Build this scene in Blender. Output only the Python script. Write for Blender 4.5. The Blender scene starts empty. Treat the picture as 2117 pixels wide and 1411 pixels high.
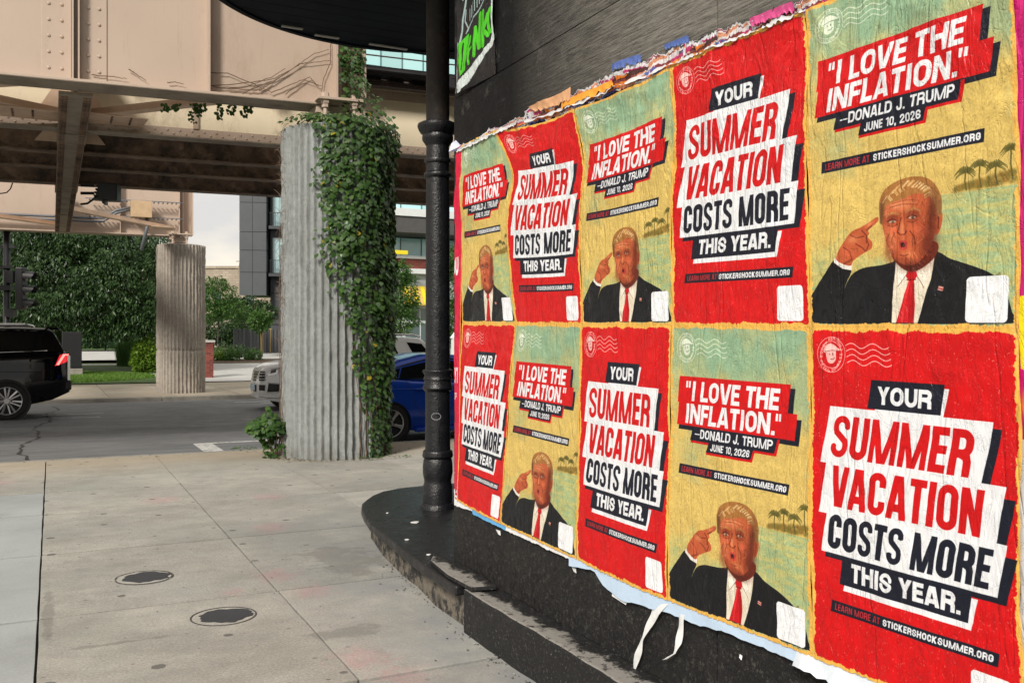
import bpy, bmesh, math, random
import numpy as np
from mathutils import Vector, Matrix, noise as mnoise
random.seed(7)
SC = bpy.context.scene; COL = SC.collection
# ------------------------------------------------------------------ camera, sky, sun, exposure
# x runs along the street, y across it (the poster wall runs along y); eye height 1.6 m
EYE = 1.6; YAW = math.radians(26.6); CS, SN = math.cos(YAW), math.sin(YAW); F = 1900.
cam = bpy.data.cameras.new('camera'); camo = bpy.data.objects.new('camera', cam); COL.objects.link(camo)
camo.location = (0, 0, EYE); camo.rotation_euler = (math.radians(90), 0, -YAW)
cam.sensor_width = 36; cam.lens = 36*F/2117; cam.clip_start = .05; cam.clip_end = 1500
SC.camera = camo
SUN_EL, SUN_AZ = 37, 226       # azimuth clockwise from +y: light comes from the camera's left rear
w = bpy.data.worlds.new('World'); SC.world = w; w.use_nodes = True; nt = w.node_tree; nt.nodes.clear()
def N(t, **k):
    n = nt.nodes.new(t)
    for a, b in k.items(): setattr(n, a, b)
    return n
sky = N('ShaderNodeTexSky', sky_type='NISHITA', sun_disc=False); sky.sun_elevation = math.radians(SUN_EL); sky.sun_rotation = math.radians(SUN_AZ)
bg1 = N('ShaderNodeBackground'); bg1.inputs[1].default_value = .12; nt.links.new(sky.outputs[0], bg1.inputs[0])
tc = N('ShaderNodeTexCoord'); mp = N('ShaderNodeMapping'); mp.inputs['Scale'].default_value = (1, 1, 2.6); nt.links.new(tc.outputs['Generated'], mp.inputs[0])
nz = N('ShaderNodeTexNoise'); nz.inputs['Scale'].default_value = 2.6; nz.inputs['Detail'].default_value = 7; nz.inputs['Roughness'].default_value = .6; nt.links.new(mp.outputs[0], nz.inputs[0])
rp = N('ShaderNodeValToRGB'); rp.color_ramp.elements[0].position = .30; rp.color_ramp.elements[1].position = .47; nt.links.new(nz.outputs[0], rp.inputs[0])
n2 = N('ShaderNodeTexNoise'); n2.inputs['Scale'].default_value = 5.5; n2.inputs['Detail'].default_value = 6; nt.links.new(mp.outputs[0], n2.inputs[0])
cr = N('ShaderNodeValToRGB'); cr.color_ramp.elements[0].position = .40; cr.color_ramp.elements[0].color = (.70, .68, .66, 1); cr.color_ramp.elements[1].position = .60; cr.color_ramp.elements[1].color = (1.0, .91, .76, 1)
nt.links.new(n2.outputs[0], cr.inputs[0])
bg2 = N('ShaderNodeBackground'); bg2.inputs[1].default_value = .72; nt.links.new(cr.outputs[0], bg2.inputs[0])
sp_ = N('ShaderNodeSeparateXYZ'); nt.links.new(tc.outputs['Generated'], sp_.inputs[0])
lowc = N('ShaderNodeMapRange'); lowc.inputs[1].default_value = .42; lowc.inputs[2].default_value = .16; lowc.inputs[3].default_value = 0; lowc.inputs[4].default_value = .97; nt.links.new(sp_.outputs[2], lowc.inputs[0])
mxx = N('ShaderNodeMath', operation='MAXIMUM'); nt.links.new(rp.outputs[0], mxx.inputs[0]); nt.links.new(lowc.outputs[0], mxx.inputs[1])      # cloud thickens towards the horizon all round
mx = N('ShaderNodeMixShader'); nt.links.new(mxx.outputs[0], mx.inputs[0]); nt.links.new(bg1.outputs[0], mx.inputs[1]); nt.links.new(bg2.outputs[0], mx.inputs[2])
wo = N('ShaderNodeOutputWorld'); nt.links.new(mx.outputs[0], wo.inputs[0])
sl = bpy.data.lights.new('sun', 'SUN'); sl.energy = 2.6; sl.angle = math.radians(11); sl.color = (1, .93, .83)
so = bpy.data.objects.new('sun', sl); COL.objects.link(so)
sd = Vector((math.sin(math.radians(SUN_AZ))*math.cos(math.radians(SUN_EL)), math.cos(math.radians(SUN_AZ))*math.cos(math.radians(SUN_EL)), math.sin(math.radians(SUN_EL))))
so.rotation_euler = sd.to_track_quat('Z', 'Y').to_euler(); so.location = (-20, -20, 30)
VS = SC.view_settings; VS.view_transform = 'Standard'; VS.look = 'None'; VS.exposure = 0.60; VS.gamma = 1; VS.use_curve_mapping = False
SC.cycles.max_bounces = 6; SC.cycles.diffuse_bounces = 3; SC.cycles.glossy_bounces = 3; SC.cycles.transmission_bounces = 4

def W(px, py, Y):
    """the point of the place at photo position (px, py), Y metres ahead"""
    X = (px-1058.5)/F*Y
    return Vector((X*CS+Y*SN, -X*SN+Y*CS, EYE+(705.5-py)/F*Y))
# ------------------------------------------------------------------ objects
def tag(o, label=None, cat=None, group=None, kind=None):
    if label: o['label'] = label
    if cat: o['category'] = cat
    if group: o['group'] = group
    if kind: o['kind'] = kind
    return o
def thing(name, label, cat, loc=(0, 0, 0), rz=0., group=None):
    o = bpy.data.objects.new(name, None); COL.objects.link(o); o.location = loc; o.rotation_euler = (0, 0, rz)
    o.empty_display_size = .2
    return tag(o, label, cat, group)
def inst(name, me, parent=None, loc=(0, 0, 0), rot=(0, 0, 0), sc=(1, 1, 1)):
    o = bpy.data.objects.new(name, me); COL.objects.link(o); o.parent = parent; o.location = loc; o.rotation_euler = rot; o.scale = sc
    return o
def copy_tree(o, parent=None):
    c = o.copy(); COL.objects.link(c); c.parent = parent
    for ch in list(o.children): copy_tree(ch, c)
    return c
class MB:
    def __init__(s): s.v = []; s.f = []; s.m = []; s.mats = []; s.uv = None
    def add(s, vs, fs, m=0):
        b = len(s.v); s.v += [tuple(p) for p in vs]; s.f += [tuple(i+b for i in f) for f in fs]; s.m += [m]*len(fs); return s
    def box(s, a, b, m=0, M=None):
        (x0, y0, z0), (x1, y1, z1) = a, b
        vs = [(x0, y0, z0), (x1, y0, z0), (x1, y1, z0), (x0, y1, z0), (x0, y0, z1), (x1, y0, z1), (x1, y1, z1), (x0, y1, z1)]
        if M is not None: vs = [M @ Vector(p) for p in vs]
        return s.add(vs, [(0, 3, 2, 1), (4, 5, 6, 7), (0, 1, 5, 4), (1, 2, 6, 5), (2, 3, 7, 6), (3, 0, 4, 7)], m)
    def prism(s, pts, z0, z1, m=0, M=None):
        n = len(pts); vs = [(x, y, z0) for x, y in pts]+[(x, y, z1) for x, y in pts]
        if M is not None: vs = [M @ Vector(p) for p in vs]
        return s.add(vs, [tuple(reversed(range(n))), tuple(range(n, 2*n))]+[(i, (i+1) % n, n+(i+1) % n, n+i) for i in range(n)], m)
    def lathe(s, prof, n=24, m=0, c=(0, 0, 0), axis='z'):
        vs = []; fs = []
        for r, z in prof:
            for i in range(n):
                a = 2*math.pi*i/n
                p = (r*math.cos(a), r*math.sin(a), z)
                if axis == 'y': p = (p[0], p[2], -p[1])
                if axis == 'x': p = (p[2], p[0], p[1])
                vs.append((p[0]+c[0], p[1]+c[1], p[2]+c[2]))
        for j in range(len(prof)-1):
            for i in range(n): fs.append((j*n+i, j*n+(i+1) % n, (j+1)*n+(i+1) % n, (j+1)*n+i))
        fs.append(tuple(reversed(range(n)))); fs.append(tuple(range((len(prof)-1)*n, len(prof)*n)))
        return s.add(vs, fs, m)
    def tube(s, pts, r, n=6, m=0, r1=None, flat=None):
        P = [Vector(p) for p in pts]; vs = []; fs = []; k = len(P)
        for j, p in enumerate(P):
            t = (P[min(j+1, k-1)]-P[max(j-1, 0)]).normalized()
            u = t.cross(Vector((0, 0, 1)))
            if u.length < .05: u = t.cross(Vector((0, 1, 0)))
            u.normalize(); v = t.cross(u); rr = r if r1 is None else r+(r1-r)*j/(k-1)
            for i in range(n):
                a = 2*math.pi*i/n+.3; vs.append(p+u*math.cos(a)*rr+v*math.sin(a)*rr)
        for j in range(k-1):
            for i in range(n): fs.append((j*n+i, j*n+(i+1) % n, (j+1)*n+(i+1) % n, (j+1)*n+i))
        fs.append(tuple(reversed(range(n)))); fs.append(tuple(range((k-1)*n, k*n)))
        return s.add(vs, fs, m)
    def bar(s, a, b, wd, ht, m=0, up=(0, 0, 1)):
        a, b = Vector(a), Vector(b); t = (b-a).normalized(); up = Vector(up); sd = t.cross(up).normalized(); up = sd.cross(t)
        vs = [p+sd*i*wd/2+up*j*ht/2 for p in (a, b) for i, j in ((-1, -1), (1, -1), (1, 1), (-1, 1))]
        return s.add(vs, [(0, 3, 2, 1), (4, 5, 6, 7), (0, 1, 5, 4), (1, 2, 6, 5), (2, 3, 7, 6), (3, 0, 4, 7)], m)
    def mesh(s, name, mats, smooth=False, angle=None):
        me = bpy.data.meshes.new(name); me.from_pydata(s.v, [], s.f)
        for m in (mats if isinstance(mats, (list, tuple)) else [mats]): me.materials.append(m)
        if any(s.m): me.polygons.foreach_set('material_index', s.m)
        if smooth or angle: me.polygons.foreach_set('use_smooth', [True]*len(me.polygons))
        if angle: me.set_sharp_from_angle(angle=math.radians(angle))
        me.update(); return me
    def build(s, name, mats, parent=None, smooth=False, angle=None, loc=(0, 0, 0), bevel=0., rot=(0, 0, 0)):
        o = inst(name, s.mesh(name, mats, smooth, angle), parent, loc, rot)
        if bevel:
            b = o.modifiers.new('b', 'BEVEL'); b.width = bevel; b.segments = 2; b.limit_method = 'ANGLE'; b.angle_limit = math.radians(35)
        return o
def npmesh(name, V, Fq, mat, smooth=False, uv=None):
    """fast mesh from arrays: V (n,3), Fq (m,k)"""
    V = np.asarray(V, np.float32); Fq = np.asarray(Fq, np.int32); k = Fq.shape[1]
    me = bpy.data.meshes.new(name); me.vertices.add(len(V)); me.vertices.foreach_set('co', V.ravel())
    me.loops.add(Fq.size); me.loops.foreach_set('vertex_index', Fq.ravel())
    me.polygons.add(len(Fq)); me.polygons.foreach_set('loop_start', np.arange(0, Fq.size, k, dtype=np.int32))
    try: me.polygons.foreach_set('loop_total', np.full(len(Fq), k, np.int32))
    except Exception: pass
    if uv is not None:
        l = me.uv_layers.new(name='uv'); l.data.foreach_set('uv', np.asarray(uv, np.float32)[Fq.ravel()].ravel())
    me.materials.append(mat)
    me.update(calc_edges=True); me.validate()
    if smooth: me.polygons.foreach_set('use_smooth', [True]*len(me.polygons))
    return me

# ------------------------------------------------------------------ materials
def srgb(r, g, b): return tuple(((c/12.92) if c <= .04045 else ((c+.055)/1.055)**2.4) for c in (r, g, b))
class Mat:
    def __init__(s, name, col=(.5, .5, .5), rough=.6, metal=0., spec=.5):
        s.m = bpy.data.materials.new(name); s.m.use_nodes = True; s.t = s.m.node_tree; s.b = s.t.nodes['Principled BSDF']
        s.b.inputs['Base Color'].default_value = (*col, 1); s.b.inputs['Roughness'].default_value = rough; s.b.inputs['Metallic'].default_value = metal
        s.b.inputs['Specular IOR Level'].default_value = spec
        s.col = None; s.cc = (*col, 1); s.g = s.n('ShaderNodeNewGeometry'); s.o = s.n('ShaderNodeTexCoord'); s.pos = s.g.outputs['Position']; s.hgt = None
    def n(s, t, **k):
        x = s.t.nodes.new(t)
        for a, b in k.items(): setattr(x, a, b)
        return x
    def l(s, a, b): s.t.links.new(a, b)
    def coord(s, scale=(1, 1, 1), obj=False, rot=None):
        m = s.n('ShaderNodeMapping'); m.inputs['Scale'].default_value = scale
        if rot: m.inputs['Rotation'].default_value = rot
        s.l(s.o.outputs['Object'] if obj else s.pos, m.inputs[0]); return m.outputs[0]
    def noise(s, scale, detail=4, rough=.55, st=(1, 1, 1), obj=False, dist=0.):
        x = s.n('ShaderNodeTexNoise'); x.inputs['Scale'].default_value = scale; x.inputs['Detail'].default_value = detail; x.inputs['Roughness'].default_value = rough; x.inputs['Distortion'].default_value = dist
        s.l(s.coord(st, obj), x.inputs['Vector']); return x.outputs[0]
    def ramp(s, v, a, b, lo=0., hi=1.):
        x = s.n('ShaderNodeMapRange'); x.inputs[1].default_value = a; x.inputs[2].default_value = b; x.inputs[3].default_value = lo; x.inputs[4].default_value = hi
        s.l(v, x.inputs[0]); return x.outputs[0]
    def mix(s, fac, col, mode='MIX', k=1.):
        """lay a colour over the base colour by a mask"""
        x = s.n('ShaderNodeMix', data_type='RGBA', blend_type=mode)
        if isinstance(fac, (int, float)): x.inputs[0].default_value = fac
        else:
            if k != 1.: fac = s.math('MULTIPLY', fac, k)
            s.l(fac, x.inputs[0])
        if s.col is None: x.inputs[6].default_value = s.cc
        else: s.l(s.col, x.inputs[6])
        if isinstance(col, tuple): x.inputs[7].default_value = (*col, 1)
        else: s.l(col, x.inputs[7])
        s.col = x.outputs[2]; s.l(s.col, s.b.inputs['Base Color']); return s
    def math(s, op, a, b=None):
        x = s.n('ShaderNodeMath', operation=op)
        for i, v in enumerate((a, b)):
            if v is None: continue
            if isinstance(v, (int, float)): x.inputs[i].default_value = v
            else: s.l(v, x.inputs[i])
        return x.outputs[0]
    def rough(s, v, lo, hi, a=.3, b=.7): s.l(s.ramp(v, a, b, lo, hi), s.b.inputs['Roughness']); return s
    def bump(s, v, strength=.3, dist=.01):
        x = s.n('ShaderNodeBump'); x.inputs['Strength'].default_value = strength; x.inputs['Distance'].default_value = dist; s.l(v, x.inputs['Height'])
        if s.hgt is not None: s.l(s.hgt, x.inputs['Normal'])
        s.hgt = x.outputs[0]; s.l(s.hgt, s.b.inputs['Normal']); return s
    def rnd(s, a, b):
        x = s.n('ShaderNodeObjectInfo'); return s.ramp(x.outputs['Random'], 0, 1, a, b)
    def vary(s, amt=.25, scale=3., detail=5, st=(1, 1, 1)):
        """gentle multiply by noise"""
        v = s.noise(scale, detail, .6, st); r = s.ramp(v, .25, .75, 1-amt, 1+amt)
        c = s.n('ShaderNodeCombineColor'); [s.l(r, c.inputs[i]) for i in range(3)]
        return s.mix(1., c.outputs[0], 'MULTIPLY')
    def tint_random(s, amt=.12):
        r = s.rnd(1-amt, 1+amt); c = s.n('ShaderNodeCombineColor'); [s.l(r, c.inputs[i]) for i in range(3)]
        return s.mix(1., c.outputs[0], 'MULTIPLY')
def simple(name, col, rough=.6, metal=0., var=.15, vs=4., bump=0., bs=40., spec=.5, bd=.004):
    m = Mat(name, col, rough, metal, spec)
    if var: m.vary(var, vs)
    if bump: m.bump(m.noise(bs, 4), bump, bd)
    return m.m
# ------------------------------------------------------------------ flat print: a tiny numpy painter
def fbm2(h, w, cx, cy, seed, octv=4, gain=.55):
    """value noise, about cx by cy cells over the sheet"""
    r = np.random.RandomState(seed); out = np.zeros((h, w), np.float32); a = 1.; tot = 0.
    for _ in range(octv):
        gx, gy = max(2, int(cx)), max(2, int(cy))
        g = r.rand(gy+2, gx+2).astype(np.float32)
        ys = np.linspace(0, gy, h, endpoint=False); xs = np.linspace(0, gx, w, endpoint=False)
        y0 = ys.astype(int); x0 = xs.astype(int); fy = ys-y0; fx = xs-x0
        fy = (fy*fy*(3-2*fy))[:, None]; fx = (fx*fx*(3-2*fx))[None]
        v = (g[y0][:, x0]*(1-fy)+g[y0+1][:, x0]*fy)*(1-fx)+(g[y0][:, x0+1]*(1-fy)+g[y0+1][:, x0+1]*fy)*fx
        out += a*v; tot += a; a *= gain; cx *= 2; cy *= 2
    return out/tot

class Canvas:
    def __init__(s, w, h, unit):
        s.w, s.h, s.u = w, h, float(unit)
        s.c = np.ones((h, w, 3), np.float32)
    def win(s, x0, y0, x1, y1):
        a = max(0, int(x0*s.u)-2); b = min(s.w, int(x1*s.u)+3); c = max(0, int(y0*s.u)-2); d = min(s.h, int(y1*s.u)+3)
        if b <= a or d <= c: return None
        X, Y = np.meshgrid((np.arange(a, b)+.5)/s.u, (np.arange(c, d)+.5)/s.u)
        return a, b, c, d, X.astype(np.float32), Y.astype(np.float32)
    def put(s, wn, m, col):
        a, b, c, d = wn[:4]; m = np.clip(m, 0, 1)[..., None]
        s.c[c:d, a:b] = s.c[c:d, a:b]*(1-m)+np.array(col, np.float32)*m
    def poly(s, pts, col, alpha=1., rough=0., tex=0.):
        P = np.array(pts, np.float32)
        wn = s.win(*(P.min(0)-.01), *(P.max(0)+.01))
        if wn is None: return
        X, Y = wn[4], wn[5]
        if rough: X = X+rough*(wobble(X*38, Y*38)); Y = Y+rough*(wobble(Y*41+3, X*37+9))
        m = np.zeros_like(X); n = len(P); o = .25/s.u
        for dx, dy in ((-o, -o), (o, -o), (-o, o), (o, o)):
            ins = np.zeros(X.shape, bool)
            for i in range(n):
                x1, y1 = P[i]; x2, y2 = P[(i+1) % n]
                if y1 == y2: continue
                c = ((y1 > Y+dy) != (y2 > Y+dy)) & (X+dx < (x2-x1)*(Y+dy-y1)/(y2-y1)+x1)
                ins ^= c
            m += ins*.25
        s.put(wn, m*alpha, col)
        return wn, m
    def curve(s, pts, col, **k): return s.poly(smooth(pts), col, **k)
    def blob(s, x, y, rx, ry, col, alpha=.6, rot=0.):
        R = max(rx, ry)*2.4
        wn = s.win(x-R, y-R, x+R, y+R)
        if wn is None: return
        X = wn[4]-x; Y = wn[5]-y; c, q = math.cos(rot), math.sin(rot)
        s.put(wn, alpha*np.exp(-(((X*c+Y*q)/rx)**2+((-X*q+Y*c)/ry)**2)), col)
    def stroke(s, pts, t, col, alpha=1., taper=None):
        P = np.array(pts, np.float32)
        wn = s.win(*(P.min(0)-t), *(P.max(0)+t))
        if wn is None: return
        d = np.full(wn[4].shape, 9., np.float32); n = len(P)-1
        for i in range(n):
            th = t if taper is None else t*(1+(taper-1)*(i+.5)/n)
            d = np.minimum(d, segd(wn[4], wn[5], P[i], P[i+1])[0]-th/2)
        s.put(wn, alpha*np.clip(.5-d*s.u, 0, 1), col)

def wobble(x, y):
    return (np.sin(x*1.3+np.sin(y*1.7+1.))+np.sin(y*2.9-x*2.3+2.)*.6+np.sin(x*7.1+y*5.3)*.5)/2.1
def segd(X, Y, a, b):
    dx, dy = b[0]-a[0], b[1]-a[1]; L = dx*dx+dy*dy+1e-12
    t = ((X-a[0])*dx+(Y-a[1])*dy)/L; tc = np.clip(t, 0, 1)
    return np.hypot(X-a[0]-tc*dx, Y-a[1]-tc*dy), t
def smooth(pts, n=6):
    P = [np.array(p, float) for p in pts]; m = len(P); out = []
    for i in range(m):
        p0, p1, p2, p3 = P[i-1], P[i], P[(i+1) % m], P[(i+2) % m]
        for k in range(n):
            t = k/n
            out.append(.5*((2*p1)+(-p0+p2)*t+(2*p0-5*p1+4*p2-p3)*t*t+(-p0+3*p1-3*p2+p3)*t**3))
    return out
def arcp(cx, cy, rx, ry, a0, a1, n=7):
    return [(cx+rx*math.cos(math.radians(a0+(a1-a0)*k/n)), cy+ry*math.sin(math.radians(a0+(a1-a0)*k/n))) for k in range(n+1)]

# block capitals: centre lines in a cell 0..w by 0..1 (y up), pen width t, cut to the cell
GW = dict(A=.56, C=.5, D=.52, E=.42, F=.41, G=.52, H=.53, I=.2, J=.42, K=.53, L=.4, M=.73, N=.55, O=.53, P=.5, R=.52, S=.5, T=.45,
          U=.52, V=.54, X=.54, Y=.52, B=.52)
GW.update({'.': .18, ',': .18, '-': .34, "'": .16, '<': .36, '>': .36, ' ': .2, '0': .5, '1': .3, '2': .5, '6': .5, '7': .46, '_': .62})
def glyph(c, w, t):
    h = t/2; l, r, b, u, m = h, w-h, h, 1-h, w/2; R = min((w-t)/2, .3)
    bar = lambda x, y0=-.1, y1=1.1: ([(x, y0), (x, y1)], 0)
    hb = lambda y, x0=0., x1=None: ([(x0, y), (w if x1 is None else x1, y)], 0)
    if c in 'O0': return [(arcp(r-R, u-R, R, R, 0, 90)+arcp(l+R, u-R, R, R, 90, 180)+arcp(l+R, b+R, R, R, 180, 270)+arcp(r-R, b+R, R, R, 270, 360)+[(r, u-R)], 1)]
    if c == 'U': return [([(l, 1.1)]+arcp(l+R, b+R, R, R, 180, 270)+arcp(r-R, b+R, R, R, 270, 360)+[(r, 1.1)], 0)]
    if c in 'CG':
        p = [(r, .66)]+arcp(r-R, u-R, R, R, 0, 90)+arcp(l+R, u-R, R, R, 90, 180)+arcp(l+R, b+R, R, R, 180, 270)+arcp(r-R, b+R, R, R, 270, 360)
        return [(p+[(r, .34)], 0)] if c == 'C' else [(p+[(r, .53)], 0), hb(.46, m-.02, w)]
    if c == 'S':
        q = .71 if t < .2 else .755; return [([(r, q)]+arcp(r-R, u-R, R, R, 0, 90)+arcp(l+R, u-R, R, R, 90, 180)+[(l, .70), (l+.03, .6), (m, .5), (r-.03, .4), (r, .30)]+arcp(r-R, b+R, R, R, 0, -90)+arcp(l+R, b+R, R, R, 270, 180)+[(l, 1-q)], 0)]
    if c == 'D': return [bar(l), ([(0, u)]+arcp(r-R, u-R, R, R, 90, 0)+arcp(r-R, b+R, R, R, 0, -90)+[(0, b)], 0)]
    if c in 'PRB':
        q = .46 if c != 'R' else .48; R2 = min(R, (u-q)/2)
        o = [bar(l), ([(0, u)]+arcp(r-R2, u-R2, R2, R2, 90, 0)+arcp(r-R2, q+R2, R2, R2, 0, -90)+[(0, q)], 0)]
        if c == 'R': o.append(([(m-.02, q), (r-.04, q-.06), (r, q-.16), (r+.01, -.1)], 0))
        if c == 'B': o.append(([(0, q)]+arcp(r-R2, q-R2, R2, R2, 90, 0)+arcp(r-R2, b+R2, R2, R2, 0, -90)+[(0, b)], 0))
        return o
    if c == 'E': return [bar(l), hb(u), hb(.51, 0, w*.93), hb(b)]
    if c == 'F': return [bar(l), hb(u), hb(.49, 0, w*.93)]
    if c == 'L': return [bar(l), hb(b)]
    if c == 'T': return [bar(m), hb(u)]
    if c == 'H': return [bar(l), bar(r), hb(.52)]
    if c == 'I': return [bar(m)]
    if c == 'J': return [([(r, 1.1)]+arcp(r-R, b+R, R, R, 0, -90)+arcp(l+R, b+R, R, R, 270, 180)+[(l, .33)], 0)]
    if c == 'A': return [([(l*.7, -.1), (m-.02, 1.1)], 0), ([(w-l*.7, -.1), (m+.02, 1.1)], 0), hb(.26, w*.2, w*.8)]
    if c == 'V': return [([(l*.7, 1.1), (m-.02, -.1)], 0), ([(w-l*.7, 1.1), (m+.02, -.1)], 0)]
    if c == 'Y': return [([(l*.6, 1.1), (m, .42)], 0), ([(w-l*.6, 1.1), (m, .42)], 0), ([(m, .5), (m, -.1)], 0)]
    if c == 'X': return [([(l*.6, 1.05), (w-l*.6, -.05)], 0), ([(w-l*.6, 1.05), (l*.6, -.05)], 0)]
    if c == 'M': return [bar(l), bar(r), ([(l, 1.06), (m-.01, -.06)], 0), ([(r, 1.06), (m+.01, -.06)], 0)]
    if c == 'N': return [bar(l), bar(r), ([(l, 1.0), (r, 0.)], 0)]
    if c == 'K': return [bar(l), ([(r+.02, 1.1), (l, .36)], 0), ([(l+.1, .62), (r+.03, -.1)], 0)]
    if c == '1': return [bar(r), ([(0, .8), (r, u)], 0)]
    if c == '7': return [hb(u), ([(r, u), (m-.05, -.1)], 0)]
    if c == '2': return [([(l, .69)]+arcp(l+R, u-R, R, R, 180, 90)+arcp(r-R, u-R, R, R, 90, 0)+[(r, .62), (l, b+.06)], 0), hb(b)]
    if c == '6': return [([(r, .79)]+arcp(r-R, u-R, R, R, 0, 90)+arcp(l+R, u-R, R, R, 90, 180)+arcp(l+R, b+R, R, R, 180, 270)+arcp(r-R, b+R, R, R, 270, 360)+arcp(r-R, .5-R, R, R, 0, 90)+[(l, .5)], 0)]
    if c == '.': return [([(m, 0), (m, .2)], 0)]
    if c == ',': return [([(m, .2), (m, .0), (m-.05, -.12)], 0)]
    if c == '-': return [hb(.42)]
    if c == '_': return [hb(.42)]
    if c == "'": return [([(m, 1), (m, .66)], 0)]
    if c in '<>': return [([(m-.1, 1), (m-.1, .66)], 0), ([(m+.1, 1), (m+.1, .66)], 0)]
    return []
def text(cv, s, x, y, h, width, col, t=.2, sp=.07, shear=.12, ang=0., alpha=1.):
    """caps with base line start (x, y) (y down), cap height h, set to a total width"""
    tot = width/h; fix = sp*(len(s)-1); nat = sum(GW[c] for c in s); k = (tot-fix)/nat
    ca, sa = math.cos(ang), math.sin(ang); pen = 0.
    prev = ''
    for c in s:
        w = GW[c]*k
        if c == '>' and prev == '.': pen -= .17
        prev = c
        if c != ' ':
            tt = min(t, w*.44) if c not in "I.,-'_" else min(t, w*.95) if c != '-' and c != '_' else t*.6
            if c == 'S': tt *= .86
            if c == 'M': tt *= .84
            if c in "I": w = max(w, tt)
            if c in '<>': tt = t*.62
            cor = [(pen, -.15), (pen+w, -.15), (pen+w, 1), (pen, 1)]
            W = [(x+h*((a+shear*b)*ca+b*sa), y-h*(b*ca-(a+shear*b)*sa)) for a, b in cor]
            xs = [p[0] for p in W]; ys = [p[1] for p in W]
            wn = cv.win(min(xs), min(ys), max(xs), max(ys))
            if wn is not None:
                dx = (wn[4]-x)/h; dy = (y-wn[5])/h
                # inverse of rotation then shear
                a = dx*ca-dy*sa; b = dx*sa+dy*ca
                gx = a-shear*b-pen; gy = b
                m = np.zeros_like(gx)
                px = 1/(cv.u*h)
                for pl, closed in glyph(c, w, tt):
                    d = np.full(gx.shape, 9., np.float32)
                    n = len(pl)-1
                    for i in range(n):
                        dd, tp = segd(gx, gy, pl[i], pl[i+1])
                        if i == 0 and not closed: dd = np.where(tp < 0, 9., dd)
                        if i == n-1 and not closed: dd = np.where(tp > 1, 9., dd)
                        d = np.minimum(d, dd)
                    m = np.maximum(m, np.clip(.5-(d-tt/2)/px, 0, 1))
                lo = -.15 if c == ',' else 0.
                cut = np.clip(.5+gx/px, 0, 1)*np.clip(.5+(w-gx)/px, 0, 1)*np.clip(.5+(gy-lo)/px, 0, 1)*np.clip(.5+(1-gy)/px, 0, 1)
                cv.put(wn, m*cut*alpha, col)
        pen += w+sp

NAVY = (.07, .085, .15); WHT = (.93, .94, .96); RED = (.82, .025, .055); OCH = (.95, .74, .34)
def stamp(cv, cx, cy, ink, back):
    R = .078
    for rr, t in ((R, .0028), (R*.76, .0028)):
        cv.stroke(arcp(cx, cy, rr, rr, 0, 360, 48), t, ink, .9)
    cv.stroke(arcp(cx, cy, R*.63, R*.63, 0, 360, 40), .012, back, .25)
    s = "YOU'RE GONNA PAY MORE EXPRESS "
    tot = sum(GW[c]+.16 for c in s); a = math.radians(95)
    for c in s:
        st = (GW[c]+.16)/tot*2*math.pi
        am = a+st/2
        if c != ' ':
            rr = R*.815
            text(cv, c, cx+math.cos(am)*rr-math.cos(am+math.pi/2)*.004, cy+math.sin(am)*rr-math.sin(am+math.pi/2)*.004, .0145, .0105*GW[c]/.5, ink, t=.2, shear=0, ang=-(am+math.pi/2), alpha=.9)
        a += st
    # a plain smiling head in a cap
    cv.curve([(cx-.03, cy-.005), (cx-.025, cy-.033), (cx, cy-.043), (cx+.022, cy-.03), (cx+.026, cy), (cx+.022, cy+.028), (cx, cy+.04), (cx-.02, cy+.03)], ink, alpha=.92)
    cv.curve([(cx-.04, cy-.008), (cx-.034, cy-.038), (cx-.004, cy-.05), (cx+.022, cy-.04), (cx+.048, cy-.022), (cx+.03, cy-.016), (cx, cy-.018)], ink, alpha=.95)
    dk = tuple(.5*b+.1 for b in back)
    cv.stroke([(cx-.034, cy-.012), (cx, cy-.019), (cx+.04, cy-.018)], .003, dk, .8)
    cv.stroke(arcp(cx+.004, cy+.008, .015, .013, 20, 120), .0035, dk, .9)
    cv.stroke([(cx+.008, cy-.006), (cx+.009, cy+.001)], .005, dk, .9)
    cv.stroke([(cx-.01, cy-.004), (cx-.008, cy+.002)], .004, dk, .8)
def waves(cv, ink):
    for k in range(4):
        pts = [(.206+.004*k+.232*i/40., .079+.0245*k-.0105*math.sin(i/40.*4*math.pi*.98)) for i in range(41)]
        cv.stroke(pts, .0042, ink, .85)
def rough_panel(cv, seed, col, ins=.024):
    """the printed field inside its ragged ochre border"""
    h, w = cv.h, cv.w
    X, Y = np.meshgrid((np.arange(w)+.5)/cv.u, (np.arange(h)+.5)/cv.u)
    d = np.minimum(np.minimum(X, 1-X), np.minimum(Y, 1.5-Y))
    # rounder corners
    cxm = np.minimum(X, 1-X); cym = np.minimum(Y, 1.5-Y); rc = .035
    inner = np.where((cxm < rc) & (cym < rc), rc-np.hypot(rc-cxm, rc-cym), d)
    n = fbm2(h, w, 60, 90, seed, 4, .7)-.5
    n2 = fbm2(h, w, 14, 20, seed+1, 3)-.5
    e = inner-ins+n*.022+n2*.02
    return np.clip(e*cv.u*.8+.5, 0, 1)[..., None]

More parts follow.
